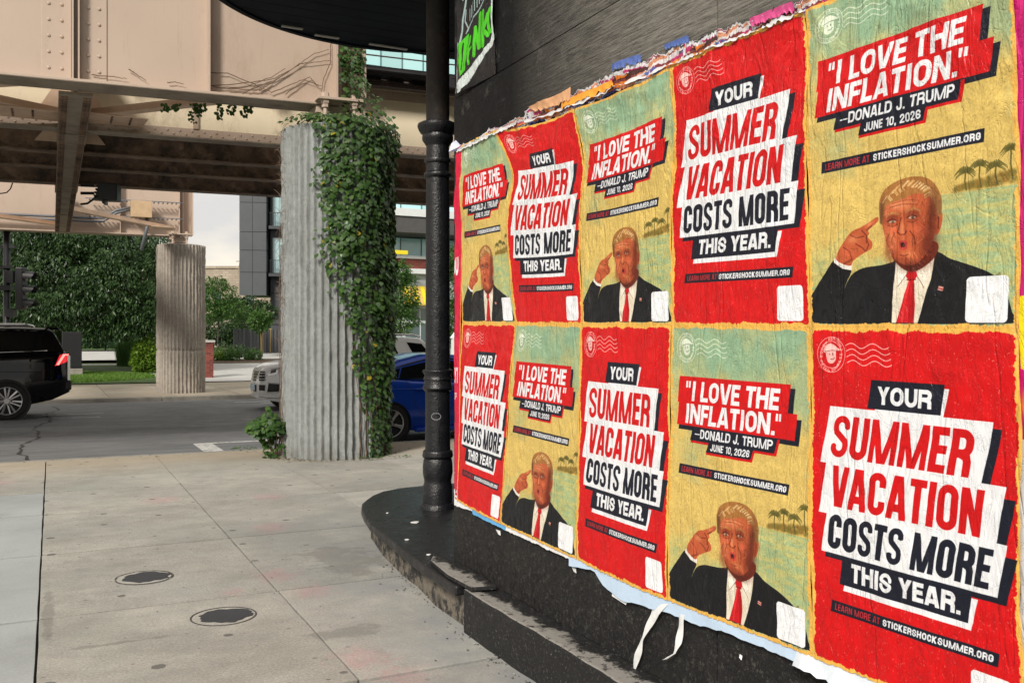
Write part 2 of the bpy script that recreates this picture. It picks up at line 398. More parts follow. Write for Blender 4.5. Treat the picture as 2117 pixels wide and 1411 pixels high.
def make_red(w=760):
    cv = Canvas(w, int(w*1.5), w); h = cv.h
    n = fbm2(h, w, 30, 9, 5, 5)[..., None]; n2 = fbm2(h, w, 120, 60, 6, 3)[..., None]
    field = np.array(RED, np.float32)*(.93+.16*n)+np.array((.0, .05, .05))*(n2-.5)
    och = np.array(OCH, np.float32)*(.88+.2*n2)
    m = rough_panel(cv, 11, RED, .017); cv.c = och*(1-m)+field*m
    fl = (fbm2(h, w, 160, 240, 8, 2) > .80)[..., None]; cv.c = np.where(fl & (m > .5), cv.c*.5+np.array((1., .7, .6))*.5, cv.c).astype(np.float32)
    ink = (1., .80, .78)
    stamp(cv, .126, .121, ink, (.65, .05, .1)); waves(cv, ink)
    Q = lambda x0, y0, x1, y1, sl=.022: [(x0+sl, y0), (x1+sl, y0), (x1-sl, y1), (x0-sl, y1)]
    # drop shadows / outlines first, then the boxes from the top down
    cv.poly(Q(.37, .238, .694, .36, .02), WHT)
    cv.poly(Q(.33, .222, .68, .345, .014), NAVY)
    text(cv, 'YOUR', .366, .324, .077, .262, WHT, t=.235, sp=.06)
    for q in ((.10, .375, .90, .60), (.09, .63, .962, .815), (.11, .845, .968, 1.025)): cv.poly(Q(*q), NAVY)
    cv.poly(Q(.2, 1.03, .815, 1.155, .018), WHT)
    cv.poly(Q(.084, .35, .865, .605, .024), WHT)
    cv.poly(Q(.074, .585, .922, .83, .024), WHT)
    cv.poly(Q(.086, .80, .93, 1.003, .018), WHT)
    text(cv, 'SUMMER', .112, .573, .185, .68, RED, t=.182, sp=.06, shear=.13)
    text(cv, 'VACATION', .112, .793, .182, .725, RED, t=.175, sp=.052, shear=.13)
    text(cv, 'COSTS MORE', .10, .982, .155, .775, NAVY, t=.186, sp=.062, shear=.13)
    cv.poly(Q(.176, 1.006, .798, 1.13, .012), NAVY)
    text(cv, 'THIS YEAR.', .225, 1.108, .082, .532, WHT, t=.235, sp=.06)
    cv.poly(Q(.11, 1.21, .902, 1.262, .004), NAVY)
    text(cv, 'LEARN MORE AT', .13, 1.25, .029, .242, (.75, .16, .2), t=.17, sp=.1)
    text(cv, 'STICKERSHOCKSUMMER.ORG', .388, 1.25, .029, .492, WHT, t=.235, sp=.09)
    tile(cv, .79, 1.30, .165)
    nn = fbm2(h, w, 200, 60, 9, 3)[..., None]; cv.c *= (.955+.09*nn)
    return cv
def tile(cv, x, y, s):
    r = .018
    cv.poly(arcp(x+s-r, y+r, r, r, -90, 0)+arcp(x+s-r, y+s*1.04-r, r, r, 0, 90)+arcp(x+r, y+s*1.04-r, r, r, 90, 180)+arcp(x+r, y+r, r, r, 180, 270), (.95, .96, .98))

def make_beach(w=760):
    cv = Canvas(w, int(w*1.5), w); h = cv.h
    X, Y = np.meshgrid((np.arange(w)+.5)/cv.u, (np.arange(h)+.5)/cv.u); Y = Y.astype(np.float32)
    n = fbm2(h, w, 5, 7, 21, 5); g = fbm2(h, w, 180, 270, 22, 2); n3 = fbm2(h, w, 10, 26, 23, 5)
    top = np.array((.66, .72, .54)); mid = np.array((.87, .75, .42)); sea = np.array((.76, .75, .48)); teal = np.array((.46, .68, .60))
    k = np.clip((Y-.25+(n-.5)*1.1)/.42, 0, 1)[..., None]
    f = top*(1-k)+mid*k
    tl = np.clip((fbm2(h, w, 6, 8, 27, 4)-.52)*5, 0, 1)*np.clip((.6-Y)*2.5, 0, 1)*.45
    f = f*(1-tl[..., None])+teal*tl[..., None]
    wat = (Y > .966) & (X > .4) | (Y > 1.15)
    wy = np.clip((Y-.966)*200, 0, 1)*np.clip((X-.42+(n-.5)*.3)*8, 0, 1)
    wy = np.maximum(wy, np.clip((Y-1.2+(n-.5)*.5)*6, 0, 1))[..., None]
    ripple = np.clip((fbm2(h, w, 16, 90, 24, 4)-.5)*3.2+.5+(Y-1.2)*.35, 0, 1)[..., None]
    water = sea*(1-ripple*.42)+teal*ripple*.42
    f = f*(1-wy)+water*wy
    f = f*(.90+.16*g[..., None])*(.95+.1*n3[..., None])
    och = np.array((.93, .72, .34))*(.9+.18*g[..., None])
    m = rough_panel(cv, 31, None, .016); bare = f.copy(); cv.c = (och*(1-m)+f*m).astype(np.float32)
    back = cv.c.copy()
    # far shore with palms
    ol = (.36, .34, .14)
    r = random.Random(4)
    for i in range(90):
        x = .74+.24*(i/90.); cv.blob(x, .957-r.random()*.04*(i/90.)**.6, .010, .009, (.45+.15*r.random(), .43, .18), .8)
    for x, y, hh in ((.782, .893, .07), (.842, .875, .085), (.905, .888, .07), (.965, .835, .11)):
        cv.stroke([(x+.004, y+hh), (x-.003, y+hh*.5), (x, y)], .006, ol)
        for a in range(15):
            an = math.radians(-205+a*17.); L = .038+.008*r.random()
            cv.stroke([(x, y), (x+math.cos(an)*L*.6, y+math.sin(an)*L*.5), (x+math.cos(an)*L, y+math.sin(an)*L*.55+.014)], .0055, ol, .9, .4)
    ink = (.88, .92, .84)
    stamp(cv, .132, .118, ink, (.5, .6, .5)); waves(cv, ink)
    Q = lambda x0, y0, x1, y1, sl=.01: [(x0+sl, y0), (x1+sl, y0), (x1-sl, y1), (x0-sl, y1)]
    cv.poly(Q(.085, .288, .9, .425), NAVY); cv.poly(Q(.072, .43, .932, .553), NAVY)
    cv.poly(Q(.175, .535, .79, .617), RED); cv.poly(Q(.305, .6, .634, .667), RED)
    cv.poly(Q(.068, .27, .87, .41), RED); cv.poly(Q(.058, .405, .908, .53), RED)
    text(cv, '<I LOVE THE', .108, .398, .105, .69, WHT, t=.215, sp=.06, shear=.16)
    text(cv, 'INFLATION.>', .112, .518, .105, .715, WHT, t=.215, sp=.06, shear=.16)
    cv.poly(Q(.17, .53, .776, .605), NAVY); cv.poly(Q(.303, .6, .622, .655), NAVY)
    text(cv, '_DONALD J. TRUMP', .193, .59, .049, .56, WHT, t=.2, sp=.07)
    text(cv, 'JUNE 10, 2026', .325, .645, .037, .278, WHT, t=.2, sp=.08)
    cv.poly(Q(.08, .738, .866, .79, .004), NAVY)
    text(cv, 'LEARN MORE AT', .1, .779, .03, .243, (.75, .16, .2), t=.17, sp=.1)
    text(cv, 'STICKERSHOCKSUMMER.ORG', .362, .779, .03, .488, WHT, t=.235, sp=.09)
    # a speaker in a dark suit and red tie, one finger raised to his temple (generic painted figure)
    SU = (.065, .068, .085)
    cv.curve([(-.01, 1.475), (.0, 1.38), (.04, 1.31), (.095, 1.245), (.148, 1.195), (.19, 1.22), (.236, 1.243), (.215, 1.29), (.2, 1.325), (.235, 1.268), (.30, 1.24), (.4, 1.232), (.47, 1.222),
              (.56, 1.24), (.655, 1.195), (.72, 1.225), (.82, 1.262), (.9, 1.3), (.95, 1.37), (.975, 1.44), (.985, 1.478), (.5, 1.482)], SU)
    for q in range(34):   # brush marks in the cloth
        x = .02+.93*r.random(); y = 1.27+.2*r.random()
        if x < .2: y = 1.32+.14*r.random()
        if .42 < x < .64: continue
        c = .11+.09*r.random(); cv.stroke([(x, y), (x+.03*r.uniform(-1, 1), y+.07)], .012*r.random()+.003, (c, c, c*1.15), .35)
    cv.poly([(.462, 1.222), (.55, 1.262), (.652, 1.197), (.632, 1.3), (.575, 1.478), (.452, 1.478), (.455, 1.3)], (.90, .86, .78))
    cv.stroke([(.462, 1.222), (.448, 1.33), (.442, 1.478)], .012, (.05, .055, .07)); cv.stroke([(.658, 1.195), (.64, 1.32), (.585, 1.478)], .014, (.05, .055, .07))
    cv.poly([(.466, 1.232), (.53, 1.262), (.478, 1.325)], (.97, .95, .9)); cv.poly([(.648, 1.212), (.545, 1.262), (.602, 1.335)], (.96, .93, .87))
    cv.stroke([(.53, 1.262), (.478, 1.325)], .004, (.6, .5, .45)); cv.stroke([(.55, 1.265), (.602, 1.335)], .004, (.6, .5, .45))
    cv.poly([(.522, 1.262), (.562, 1.262), (.568, 1.285), (.552, 1.305), (.562, 1.40), (.556, 1.478), (.472, 1.478), (.505, 1.38), (.528, 1.305), (.515, 1.285)], (.78, .06, .1))
    cv.stroke([(.53, 1.31), (.51, 1.4), (.5, 1.47)], .012, (.95, .25, .25), .5); cv.stroke([(.55, 1.32), (.55, 1.47)], .01, (.5, .02, .06), .5)
    cv.stroke([(.52, 1.30), (.56, 1.30)], .005, (.45, .02, .05), .8)
    SK = (.74, .35, .20); SD = (.42, .14, .07); SL = (.95, .62, .42)
    cv.curve([(.46, 1.17), (.65, 1.15), (.648, 1.215), (.55, 1.268), (.475, 1.232)], SD)                      # neck
    cv.curve([(.655, 1.03), (.684, 1.04), (.682, 1.09), (.662, 1.125), (.645, 1.10)], SK); cv.stroke([(.668, 1.05), (.668, 1.1)], .006, SD)
    head = [(.405, .97), (.44, .925), (.53, .91), (.62, .93), (.655, .99), (.655, 1.07), (.645, 1.14), (.61, 1.2), (.565, 1.235), (.52, 1.24), (.47, 1.215), (.435, 1.16), (.415, 1.10), (.402, 1.03)]
    cv.curve(head, SK)
    cv.blob(.44, 1.12, .03, .05, SL, .45); cv.blob(.5, .985, .06, .03, SL, .55); cv.blob(.60, 1.10, .03, .05, SD, .5); cv.blob(.63, 1.15, .03, .07, SD, .6, .3)
    cv.blob(.575, 1.095, .03, .025, (.93, .45, .3), .6); cv.blob(.455, 1.085, .025, .02, (.93, .45, .3), .6); cv.blob(.50, 1.215, .04, .02, SD, .4); cv.blob(.53, 1.195, .025, .014, SL, .5)
    for ex, ey in ((.455, 1.05), (.548, 1.042)):      # eyes
        cv.blob(ex, ey-.004, .03, .014, SD, .6); cv.blob(ex, ey, .026, .016, SD, .45); cv.curve([(ex-.017, ey+.003), (ex, ey-.004), (ex+.017, ey+.003), (ex, ey+.007)], (.80, .68, .58))
        cv.blob(ex+.002, ey+.002, .0065, .005, (.10, .08, .08), 1.); cv.stroke([(ex-.025, ey), (ex-.004, ey-.011), (ex+.024, ey)], .005, (.35, .13, .08))
        cv.stroke([(ex-.022, ey+.016), (ex+.004, ey+.022), (ex+.026, ey+.014)], .004, SD, .8)
    cv.stroke([(.425, 1.028), (.45, 1.014), (.482, 1.024)], .009, (.75, .5, .28)); cv.stroke([(.52, 1.02), (.55, 1.004), (.583, 1.02)], .009, (.75, .5, .28))
    cv.stroke([(.497, 1.04), (.488, 1.075), (.478, 1.098), (.492, 1.11), (.512, 1.11), (.522, 1.098)], .006, SD, .9); cv.blob(.5, 1.085, .009, .025, SL, .7)
    cv.stroke([(.466, 1.10), (.452, 1.125), (.452, 1.15)], .004, SD, .7); cv.stroke([(.538, 1.098), (.558, 1.125), (.56, 1.155)], .005, SD, .8)
    cv.curve([(.484, 1.142), (.498, 1.134), (.513, 1.135), (.524, 1.146), (.520, 1.168), (.505, 1.176), (.488, 1.166)], (.72, .22, .2))
    cv.curve([(.492, 1.147), (.503, 1.143), (.514, 1.149), (.512, 1.161), (.503, 1.165), (.494, 1.160)], (.16, .04, .04))
    for q in range(26):
        x = .42+.22*r.random(); y = .98+.23*r.random(); c = r.choice([SD, SL, (.93, .38, .2)]); cv.stroke([(x, y), (x+r.uniform(-.02, .02), y+r.uniform(.005, .03))], .005, c, .4)
    HA = (.66, .44, .22)
    cv.curve([(.392, 1.03), (.386, .965), (.41, .915), (.47, .884), (.55, .876), (.62, .893), (.664, .94), (.682, 1.0), (.676, 1.055), (.655, 1.03), (.648, .99), (.62, .962), (.56, .948), (.50, .962), (.45, .972), (.42, .985), (.41, 1.02), (.404, 1.06)], HA)
    for q in range(44):
        a = q/43.; x = .4+.26*a; y = .95-.06*math.sin(math.pi*min(1, a*1.1)); c = r.choice([(.92, .74, .48), (.65, .42, .2), (.97, .86, .65), (.7, .48, .26)])
        x = min(x, .605); cv.stroke([(x, y+.02), (x+.025, y-.008+.02*a), (x+.045, y+.012+.04*a)], .0055, c, .65)
    cv.stroke([(.672, .99), (.676, 1.04)], .014, (.5, .36, .24), .7); cv.stroke([(.396, .97), (.398, 1.05)], .012, (.42, .3, .2), .7)
    cv.blob(.645, 1.02, .02, .07, (.3, .16, .08), .7); cv.blob(.405, 1.0, .012, .06, (.3, .16, .08), .6); cv.blob(.62, 1.17, .035, .05, (.35, .1, .05), .6); cv.blob(.545, 1.245, .06, .02, (.28, .08, .05), .7); cv.blob(.45, 1.19, .03, .03, (.5, .18, .1), .5)
    for q in range(70):   # painterly modelling of the face
        x = .415+.235*r.random(); y = .965+.25*r.random(); lit = (x-.53)*-2.2+(1.08-y)*.8+r.uniform(-.25, .25)
        cv.stroke([(x, y), (x+r.uniform(-.016, .016), y+r.uniform(.004, .02))], r.uniform(.003, .007), (.97, .68, .48) if lit > .12 else (.86, .45, .27) if lit > -.08 else (.45, .17, .09), .30)
    cv.blob(.455, 1.03, .03, .010, SD, .6); cv.blob(.548, 1.022, .032, .010, SD, .6); cv.blob(.635, 1.07, .022, .09, (.38, .13, .06), .6); cv.blob(.43, 1.15, .014, .05, (.45, .16, .08), .5); cv.blob(.47, .985, .04, .012, SL, .5)
    cv.stroke([(.44, .99), (.5, .983), (.57, .992)], .004, SD, .5); cv.stroke([(.45, .975), (.52, .968), (.58, .977)], .003, SD, .4); cv.stroke([(.49, 1.195), (.51, 1.2), (.53, 1.195)], .005, SD, .6)
    # hand
    cv.poly([(.148, 1.19), (.17, 1.178), (.245, 1.215), (.238, 1.246), (.19, 1.236), (.145, 1.206)], (.93, .91, .88))
    cv.curve([(.16, 1.195), (.17, 1.16), (.2, 1.12), (.232, 1.085), (.262, 1.068), (.3, 1.062), (.325, 1.07), (.338, 1.09), (.33, 1.105), (.352, 1.13), (.35, 1.155), (.32, 1.17), (.285, 1.185), (.25, 1.205), (.235, 1.225), (.2, 1.218)], SK)
    cv.curve([(.29, 1.065), (.33, 1.045), (.372, 1.024), (.385, 1.03), (.38, 1.045), (.345, 1.068), (.32, 1.085)], SK)
    for a in ([(.24, 1.09), (.27, 1.105), (.31, 1.10)], [(.30, 1.075), (.325, 1.1), (.322, 1.13)], [(.32, 1.105), (.335, 1.14), (.32, 1.165)], [(.265, 1.13), (.3, 1.15), (.315, 1.165)], [(.2, 1.14), (.23, 1.16), (.245, 1.2)], [(.325, 1.075), (.35, 1.06)]):
        cv.stroke(a, .006, SD, .75)
    cv.blob(.25, 1.11, .025, .015, SL, .6); cv.blob(.22, 1.17, .02, .02, (.9, .4, .28), .5); cv.blob(.34, 1.05, .02, .007, SL, .6, -.5); cv.stroke([(.2, 1.215), (.24, 1.2)], .01, SD, .5)
    cv.poly([(.668, 1.33), (.69, 1.335), (.686, 1.352), (.664, 1.346)], (.85, .6, .55)); cv.stroke([(.668, 1.34), (.688, 1.345)], .004, (.6, .15, .2))
    # ragged lower edge over the suit
    m2 = rough_panel(cv, 31, None, .016); cv.c = (och*(1-m2)+cv.c*m2).astype(np.float32)
    tile(cv, .788, 1.30, .17)
    gg = fbm2(h, w, 200, 300, 29, 2)[..., None]; g2 = fbm2(h, w, 90, 130, 28, 3)[..., None]
    cv.c *= (.91+.12*gg+.07*g2)
    return cv

def make_side(kind, w=240, hgt=1.5):
    """strips of the neighbouring bills: flat print"""
    if kind == 'left':       # narrow magenta-red bill on the corner
        cv = Canvas(w, w*8, w); n = fbm2(w*8, w, 8, 40, 3, 4)[..., None]
        cv.c = (np.array((.86, .08, .26))*(.9+.2*n)).astype(np.float32)
        cv.poly([(.86, 0), (1, 0), (1, 8), (.9, 8)], (.93, .55, .2), rough=.02)
        text(cv, 'OU', -.3, 2.85, .42, .82, WHT, t=.3, shear=0); text(cv, 'LY7', -.16, 5.32, .36, .8, WHT, t=.22, shear=0); text(cv, 'TOP', -.4, 5.7, .16, .75, (.95, .8, .85), t=.24, shear=0)
    else:                    # magenta, white and yellow bill past the last poster
        cv = Canvas(w, w*8, w); n = fbm2(w*8, w, 8, 40, 4, 4)[..., None]
        cv.c = (np.array((.80, .10, .45))*(.9+.2*n)).astype(np.float32)
        cv.poly([(.3, 0), (1, 0), (1, .7), (.45, .9)], (.95, .45, .6)); cv.poly([(.35, .95), (1, .9), (1, 1.3), (.35, 1.35)], (.2, .2, .26)); cv.poly([(.5, 1.4), (1, 1.4), (1, 1.75), (.5, 1.8)], WHT)
        cv.poly([(0, 3.7), (1, 3.6), (1, 4.5), (.1, 4.4)], (.95, .88, .1)); cv.blob(.25, 4.75, .14, .14, (.98, .8, .1), 1.)
        cv.poly([(0, 5.1), (1, 5.0), (1, 8), (0, 8)], (.82, .82, .84)); cv.poly([(.1, 6.0), (1, 5.85), (1, 6.2), (.2, 6.3)], (.1, .2, .7)); cv.poly([(.1, 6.32), (1, 6.2), (1, 6.35), (.1, 6.45)], (.8, .1, .15))
    return cv
def make_scrap_sheet(w=256):
    """torn layered paper: many old prints"""
    cv = Canvas(w*6, w, w); r = random.Random(9)
    cols = [(.9, .9, .9), (.16, .2, .5), (.93, .5, .12), (.1, .1, .12), (.9, .9, .92), (.75, .15, .4), (.85, .55, .4), (.25, .12, .12), (.3, .4, .7), (.93, .93, .95), (.5, .2, .2)]
    cv.c[:] = (.85, .85, .87)
    for i in range(110):
        x, y = r.random()*6, r.random(); L = .3+1.3*r.random(); hh = .05+.2*r.random()
        cv.poly([(x, y), (x+L, y+r.uniform(-.1, .1)), (x+L*.9, y+hh), (x+.03, y+hh*1.2)], r.choice(cols), alpha=.9, rough=.02)
    return cv
def make_graffiti(w=400):
    cv = Canvas(w, w*2, w); h = cv.h
    n = fbm2(h, w, 10, 20, 41, 5)[..., None]
    cv.c = (np.array((.10, .10, .11))*(.7+.7*n)).astype(np.float32)
    chalk = (.75, .86, .86)
    r = random.Random(3)
    def s(p, t, c=chalk, a=.9): cv.stroke([(x, y) for x, y in p], t, c, a)
    for o in (-.012, .0, .014):
        s([(.1+o, -.02), (.1+o, .3), (.16, .42), (.27+o, .3), (.42, .15+o), (.6, .02)], .012, a=.7)
    s([(.26, .4), (.22, .55), (.14, .75), (.12, .95), (.07, 1.12)], .05, a=.85); s([(.24, .62), (.2, .8), (.3, .96), (.24, 1.02)], .03, a=.8); s([(.3, .1), (.26, .3), (.33, .44)], .03, a=.6)
    for i in range(7): s([(.38+i*.055, .06-.01*i), (.37+i*.055, .38-.035*i)], .015, a=.85)
    for i in range(7): s([(.36+i*.06, .66-.035*i), (.35+i*.06, .85-.03*i)], .02, a=.85)
    s([(.28, 1.0), (.4, .9), (.6, .82), (.8, .7), (.82, .45)], .03, a=.8); s([(.5, .04), (.8, -.02)], .02)
    for q in range(30):
        x, y = r.uniform(.05, .9), r.uniform(0, 1.2); s([(x, y), (x+.02, y+.15)], .006, a=.25)
    G = (.30, .80, .12)
    g = lambda p, t=.075: cv.stroke(p, t, G, 1.)
    cv.poly([(.03, 1.12), (.32, 1.05), (.35, 1.4), (.3, 1.68), (.14, 1.74), (.08, 1.5)], G)          # D
    cv.stroke([(.17, 1.18), (.2, 1.5), (.19, 1.62)], .05, (.1, .1, .1), .9)
    g([(.38, 1.14), (.4, 1.6)], .06); g([(.34, 1.42), (.47, 1.36)], .045)                                    # I -
    g([(.55, 1.52), (.55, 1.06), (.67, 1.44), (.67, .88)]); g([(.76, 1.44), (.76, .88)]); g([(.88, .98), (.78, 1.2), (.88, 1.32)]) # N K
    cv.stroke(arcp(.945, 1.1, .05, .19, 0, 360, 20), .06, G, 1.)                                        # O
    W2 = (.84, .88, .88)
    cv.stroke([(1.0, 0), (1.0, 1.35), (.93, 1.5), (.5, 1.78), (.1, 1.98)], .07, W2, .95); cv.stroke([(.02, 1.1), (.02, 1.98)], .02, W2, .7)
    cv.poly([(.02, 1.8), (.3, 1.74), (.62, 1.6), (.9, 1.45), (.95, 1.5), (.4, 1.9), (.1, 2.0)], W2, rough=.01)
    return cv
def to_image(cv, name):
    im = bpy.data.images.new(name, cv.w, cv.h, alpha=False)
    px = np.ones((cv.h, cv.w, 4), np.float32); px[..., :3] = np.clip(cv.c*.94, 0, 1)[::-1]
    im.pixels.foreach_set(px.ravel()); im.update(); im.pack()
    return im
# ------------------------------------------------------------------ the setting: pavement, road, ground
def zt(y): return 0. if y < 38 else min(.95, (y-38)*.030)
c = Mat('concrete_paving', (.34, .33, .30), .85); c.vary(.26, .5, 7); c.vary(.16, 4, 8, (.9, 1.2, 1)); c.vary(.32, 75, 4); c.mix(c.ramp(c.noise(.7, 5, .65), .48, .68, 0, .45), (.29, .315, .28)); c.mix(c.ramp(c.noise(38, 4, .7), .62, .7, 0, .45), (.14, .135, .12))
c.mix(c.ramp(c.noise(1.1, 7, .75), .48, .70, 0, .65), (.20, .20, .185))
c.mix(c.ramp(c.noise(.45, 4, .6), .52, .66, 0, .35), (.34, .36, .36))
sx = c.n('ShaderNodeSeparateXYZ'); c.l(c.pos, sx.inputs[0])
c.mix(c.ramp(sx.outputs[1], 11.8, 13.3, 0, .5), (.40, .31, .20))                      # rust-tinted band by the kerb
vor = c.n('ShaderNodeTexVoronoi', voronoi_dimensions='2D'); vor.inputs['Scale'].default_value = 2.1; c.l(c.coord((1, 1, 0)), vor.inputs['Vector'])
vd = c.math('ADD', vor.outputs['Distance'], c.ramp(c.noise(30, 2), 0, 1, -.02, .02))
vsp = c.n('ShaderNodeSeparateColor'); c.l(vor.outputs['Color'], vsp.inputs[0])
sz = c.math('MULTIPLY', c.ramp(vsp.outputs[0], .3, 1, 0, 1), .075)
gum = c.math('GREATER_THAN', sz, vd); c.mix(gum, (.07, .068, .065), k=.75)            # trodden gum
v2 = c.n('ShaderNodeTexVoronoi', voronoi_dimensions='2D'); v2.inputs['Scale'].default_value = 5; c.l(c.coord((1, 1, 0)), v2.inputs['Vector'])
v2s = c.n('ShaderNodeSeparateColor'); c.l(v2.outputs['Color'], v2s.inputs[0])
c.mix(c.math('GREATER_THAN', c.math('MULTIPLY', c.ramp(v2s.outputs[0], .5, 1, 0, 1), .075), v2.outputs['Distance']), (.13, .125, .115), k=.6)
for (ax, ay, rr) in ((1.38, 6.35, .17), (1.5, 5.85, .16), (1.69, 8.0, .2), (1.04, 6.08, .08), (1.42, 4.5, .17), (2.0, 9.6, .2), (1.5, 4.15, .15), (1.0, 9.9, .2), (-.6, 11.9, .25)):
    d = c.n('ShaderNodeVectorMath', operation='DISTANCE'); c.l(c.coord((1, .8, 0)), d.inputs[0]); d.inputs[1].default_value = (ax, ay*.8, 0)
    k = c.ramp(c.math('ADD', c.math('DIVIDE', d.outputs['Value'], rr), c.ramp(c.noise(13, 6, .8), .25, .75, -1.2, 1.2)), .3, 1.0, .2, 0)
    c.mix(k, (.55, .13, .19))                                                            # old pink spray marks
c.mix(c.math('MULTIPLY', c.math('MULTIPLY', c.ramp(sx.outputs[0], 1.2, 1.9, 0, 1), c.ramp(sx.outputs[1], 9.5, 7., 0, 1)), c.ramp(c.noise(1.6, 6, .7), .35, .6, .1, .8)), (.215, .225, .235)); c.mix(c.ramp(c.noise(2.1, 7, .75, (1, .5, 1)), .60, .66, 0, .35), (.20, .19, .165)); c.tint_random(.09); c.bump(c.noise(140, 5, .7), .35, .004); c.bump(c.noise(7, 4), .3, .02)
for (ax, ay, kx, ky, rr) in ((1.5, 4.95, 1, 2.2, .26), (.35, 5.3, .35, 3.5, .12), (1.9, 6.6, 1, .6, .35), (-.02, 6.0, 5, .25, .2), (1.33, 3.7, 3, .5, .2)):
    d = c.n('ShaderNodeVectorMath', operation='DISTANCE'); c.l(c.coord((kx, ky, 0)), d.inputs[0]); d.inputs[1].default_value = (ax*kx, ay*ky, 0)
    c.mix(c.ramp(c.math('ADD', c.math('DIVIDE', d.outputs['Value'], rr), c.ramp(c.noise(5, 6, .75), .25, .75, -.9, .9)), .55, .85, .5, 0), (.15, .145, .13))
M_PAVE = c.m
c = Mat('concrete_pale', (.335, .36, .365), .85); c.vary(.18, .8, 6); c.vary(.1, 60, 3); c.mix(c.ramp(c.noise(1.4, 5, .7), .5, .7, 0, .5), (.24, .25, .25)); c.tint_random(.05); c.bump(c.noise(120, 4), .3, .004)
M_PAVE2 = c.m
M_KERB = simple('kerb_concrete', (.27, .255, .225), .85, var=.3, vs=3, bump=.3, bs=80)
M_DIRT = simple('joint_dirt', (.014, .013, .011), .95, var=.3)
c = Mat('asphalt', (.15, .154, .16), .82); c.vary(.25, .9, 6, (1, 3, 1)); c.vary(.3, 200, 2)
c.mix(c.ramp(c.noise(.55, 5, .65, (.25, 2.2, 1)), .5, .68, 0, .6), (.22, .225, .23)); c.mix(c.ramp(c.noise(.8, 4, .6, (.12, 2.5, 1)), .56, .7, 0, .5), (.08, .082, .086))
c.rough(c.noise(3, 4), .6, .9); c.bump(c.noise(260, 3), .5, .006); M_ROAD = c.m
c = Mat('road_paint', (.62, .62, .60), .7); c.mix(c.ramp(c.noise(14, 5, .7), .45, .6, 0, .8), (.2, .2, .2)); M_PAINT = c.m
c = Mat('lawn_soil', (.045, .085, .018), .9); c.vary(.4, 3, 6); c.vary(.3, 40, 3); c.bump(c.noise(60, 4), .8, .03); M_LAWN = c.m
c = Mat('far_ground', (.10, .13, .06), .95); c.vary(.4, .3, 5); M_FAR = c.m
c = Mat('pale_road', (.42, .42, .41), .85); c.vary(.12, 1.2, 5); c.vary(.08, 30, 3); M_PALE = c.m
c = Mat('mulch', (.09, .055, .035), .95); c.vary(.5, 12, 4); c.bump(c.noise(40, 4), 1, .03); M_MULCH = c.m

def sheet(name, x0, x1, ys, m, dz, parent=None, nx=2, kind='structure'):
    b = MB(); vs = []
    for y in ys:
        for i in range(nx): vs.append((x0+(x1-x0)*i/(nx-1), y, zt(y)+dz))
    fs = [(j*nx+i, j*nx+i+1, (j+1)*nx+i+1, (j+1)*nx+i) for j in range(len(ys)-1) for i in range(nx-1)]
    return tag(b.add(vs, fs).build(name, m), kind=kind)
sheet('ground', -700, 900, [-60, 14.05, 38, 45, 52, 60, 70, 120, 300, 1100], M_FAR, -.16)
sheet('road', -150, 150, [14.0, 28.3], M_ROAD, -.12)
rng = random.Random(2)
# near pavement: slabs cut by joints
side = thing('sidewalk', None, None); tag(side, kind='structure')
MB().box((-12, -3, -.2), (16, 13.84, -.022)).build('sidewalk_bed', M_DIRT, side)
XJ = [-6.9, -5.53, -4.17, -2.8, -1.44, -.07, 1.30, 2.67, 4.04, 5.41, 6.8, 8.2, 9.6, 11]
YJ = [-1.2, .6, 2.4, 4.2, 5.96, 7.74, 9.55, 10.93, 13.845]
for i in range(len(XJ)-1):
    for j in range(len(YJ)-1):
        x0, x1, y0, y1 = XJ[i], XJ[i+1], YJ[j], YJ[j+1]
        if x0 > 2.6 and y0 < 7.7: continue
        g = .006; gy = .018; pts = []
        # slightly chipped edges
        def edge(ax, ay, bx, by, n=7):
            for k in range(n):
                t = k/n; pts.append((ax+(bx-ax)*t+rng.uniform(-.0025, .0025), ay+(by-ay)*t+rng.uniform(-.0025, .0025)))
        edge(x0+g, y0+gy, x1-g, y0+gy); edge(x1-g, y0+gy, x1-g, y1-gy); edge(x1-g, y1-gy, x0+g, y1-gy); edge(x0+g, y1-gy, x0+g, y0+gy)
        h = rng.uniform(-.003, .001)
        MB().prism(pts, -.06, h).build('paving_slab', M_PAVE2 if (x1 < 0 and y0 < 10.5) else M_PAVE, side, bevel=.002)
kb = thing('kerb', None, None); tag(kb, kind='structure')
x = -14.
while x < 16:
    L = 3.05; MB().box((x+.004, 13.85, -.3), (x+L-.004, 14.0, rng.uniform(-.004, 0))).build('kerb_stone', M_KERB, kb, bevel=.02); x += L
# far pavement
side2 = thing('far_sidewalk', None, None); tag(side2, kind='structure')
MB().box((-40, 28.52, -.2), (45, 37.6, -.022)).build('sidewalk_bed', M_DIRT, side2)
for i in range(19):
    for j in range(5):
        x0 = -15+i*1.83; y0 = 28.54+j*1.81
        MB().box((x0+.008, y0+.008, -.1), (x0+1.822, y0+1.802, rng.uniform(-.004, .002))).build('paving_slab', M_PAVE, side2)
for x0, x1 in ((-40, -15), (19.8, 45)): MB().box((x0, 28.54, -.1), (x1, 37.59, 0)).build('paving_slab', M_PAVE, side2)
kb = thing('far_kerb', None, None); tag(kb, kind='structure')
x = -30.
while x < 40: MB().box((x+.006, 28.3, -.3), (x+3.644, 28.52, 0)).build('kerb_stone', M_KERB, kb, bevel=.02); x += 3.65
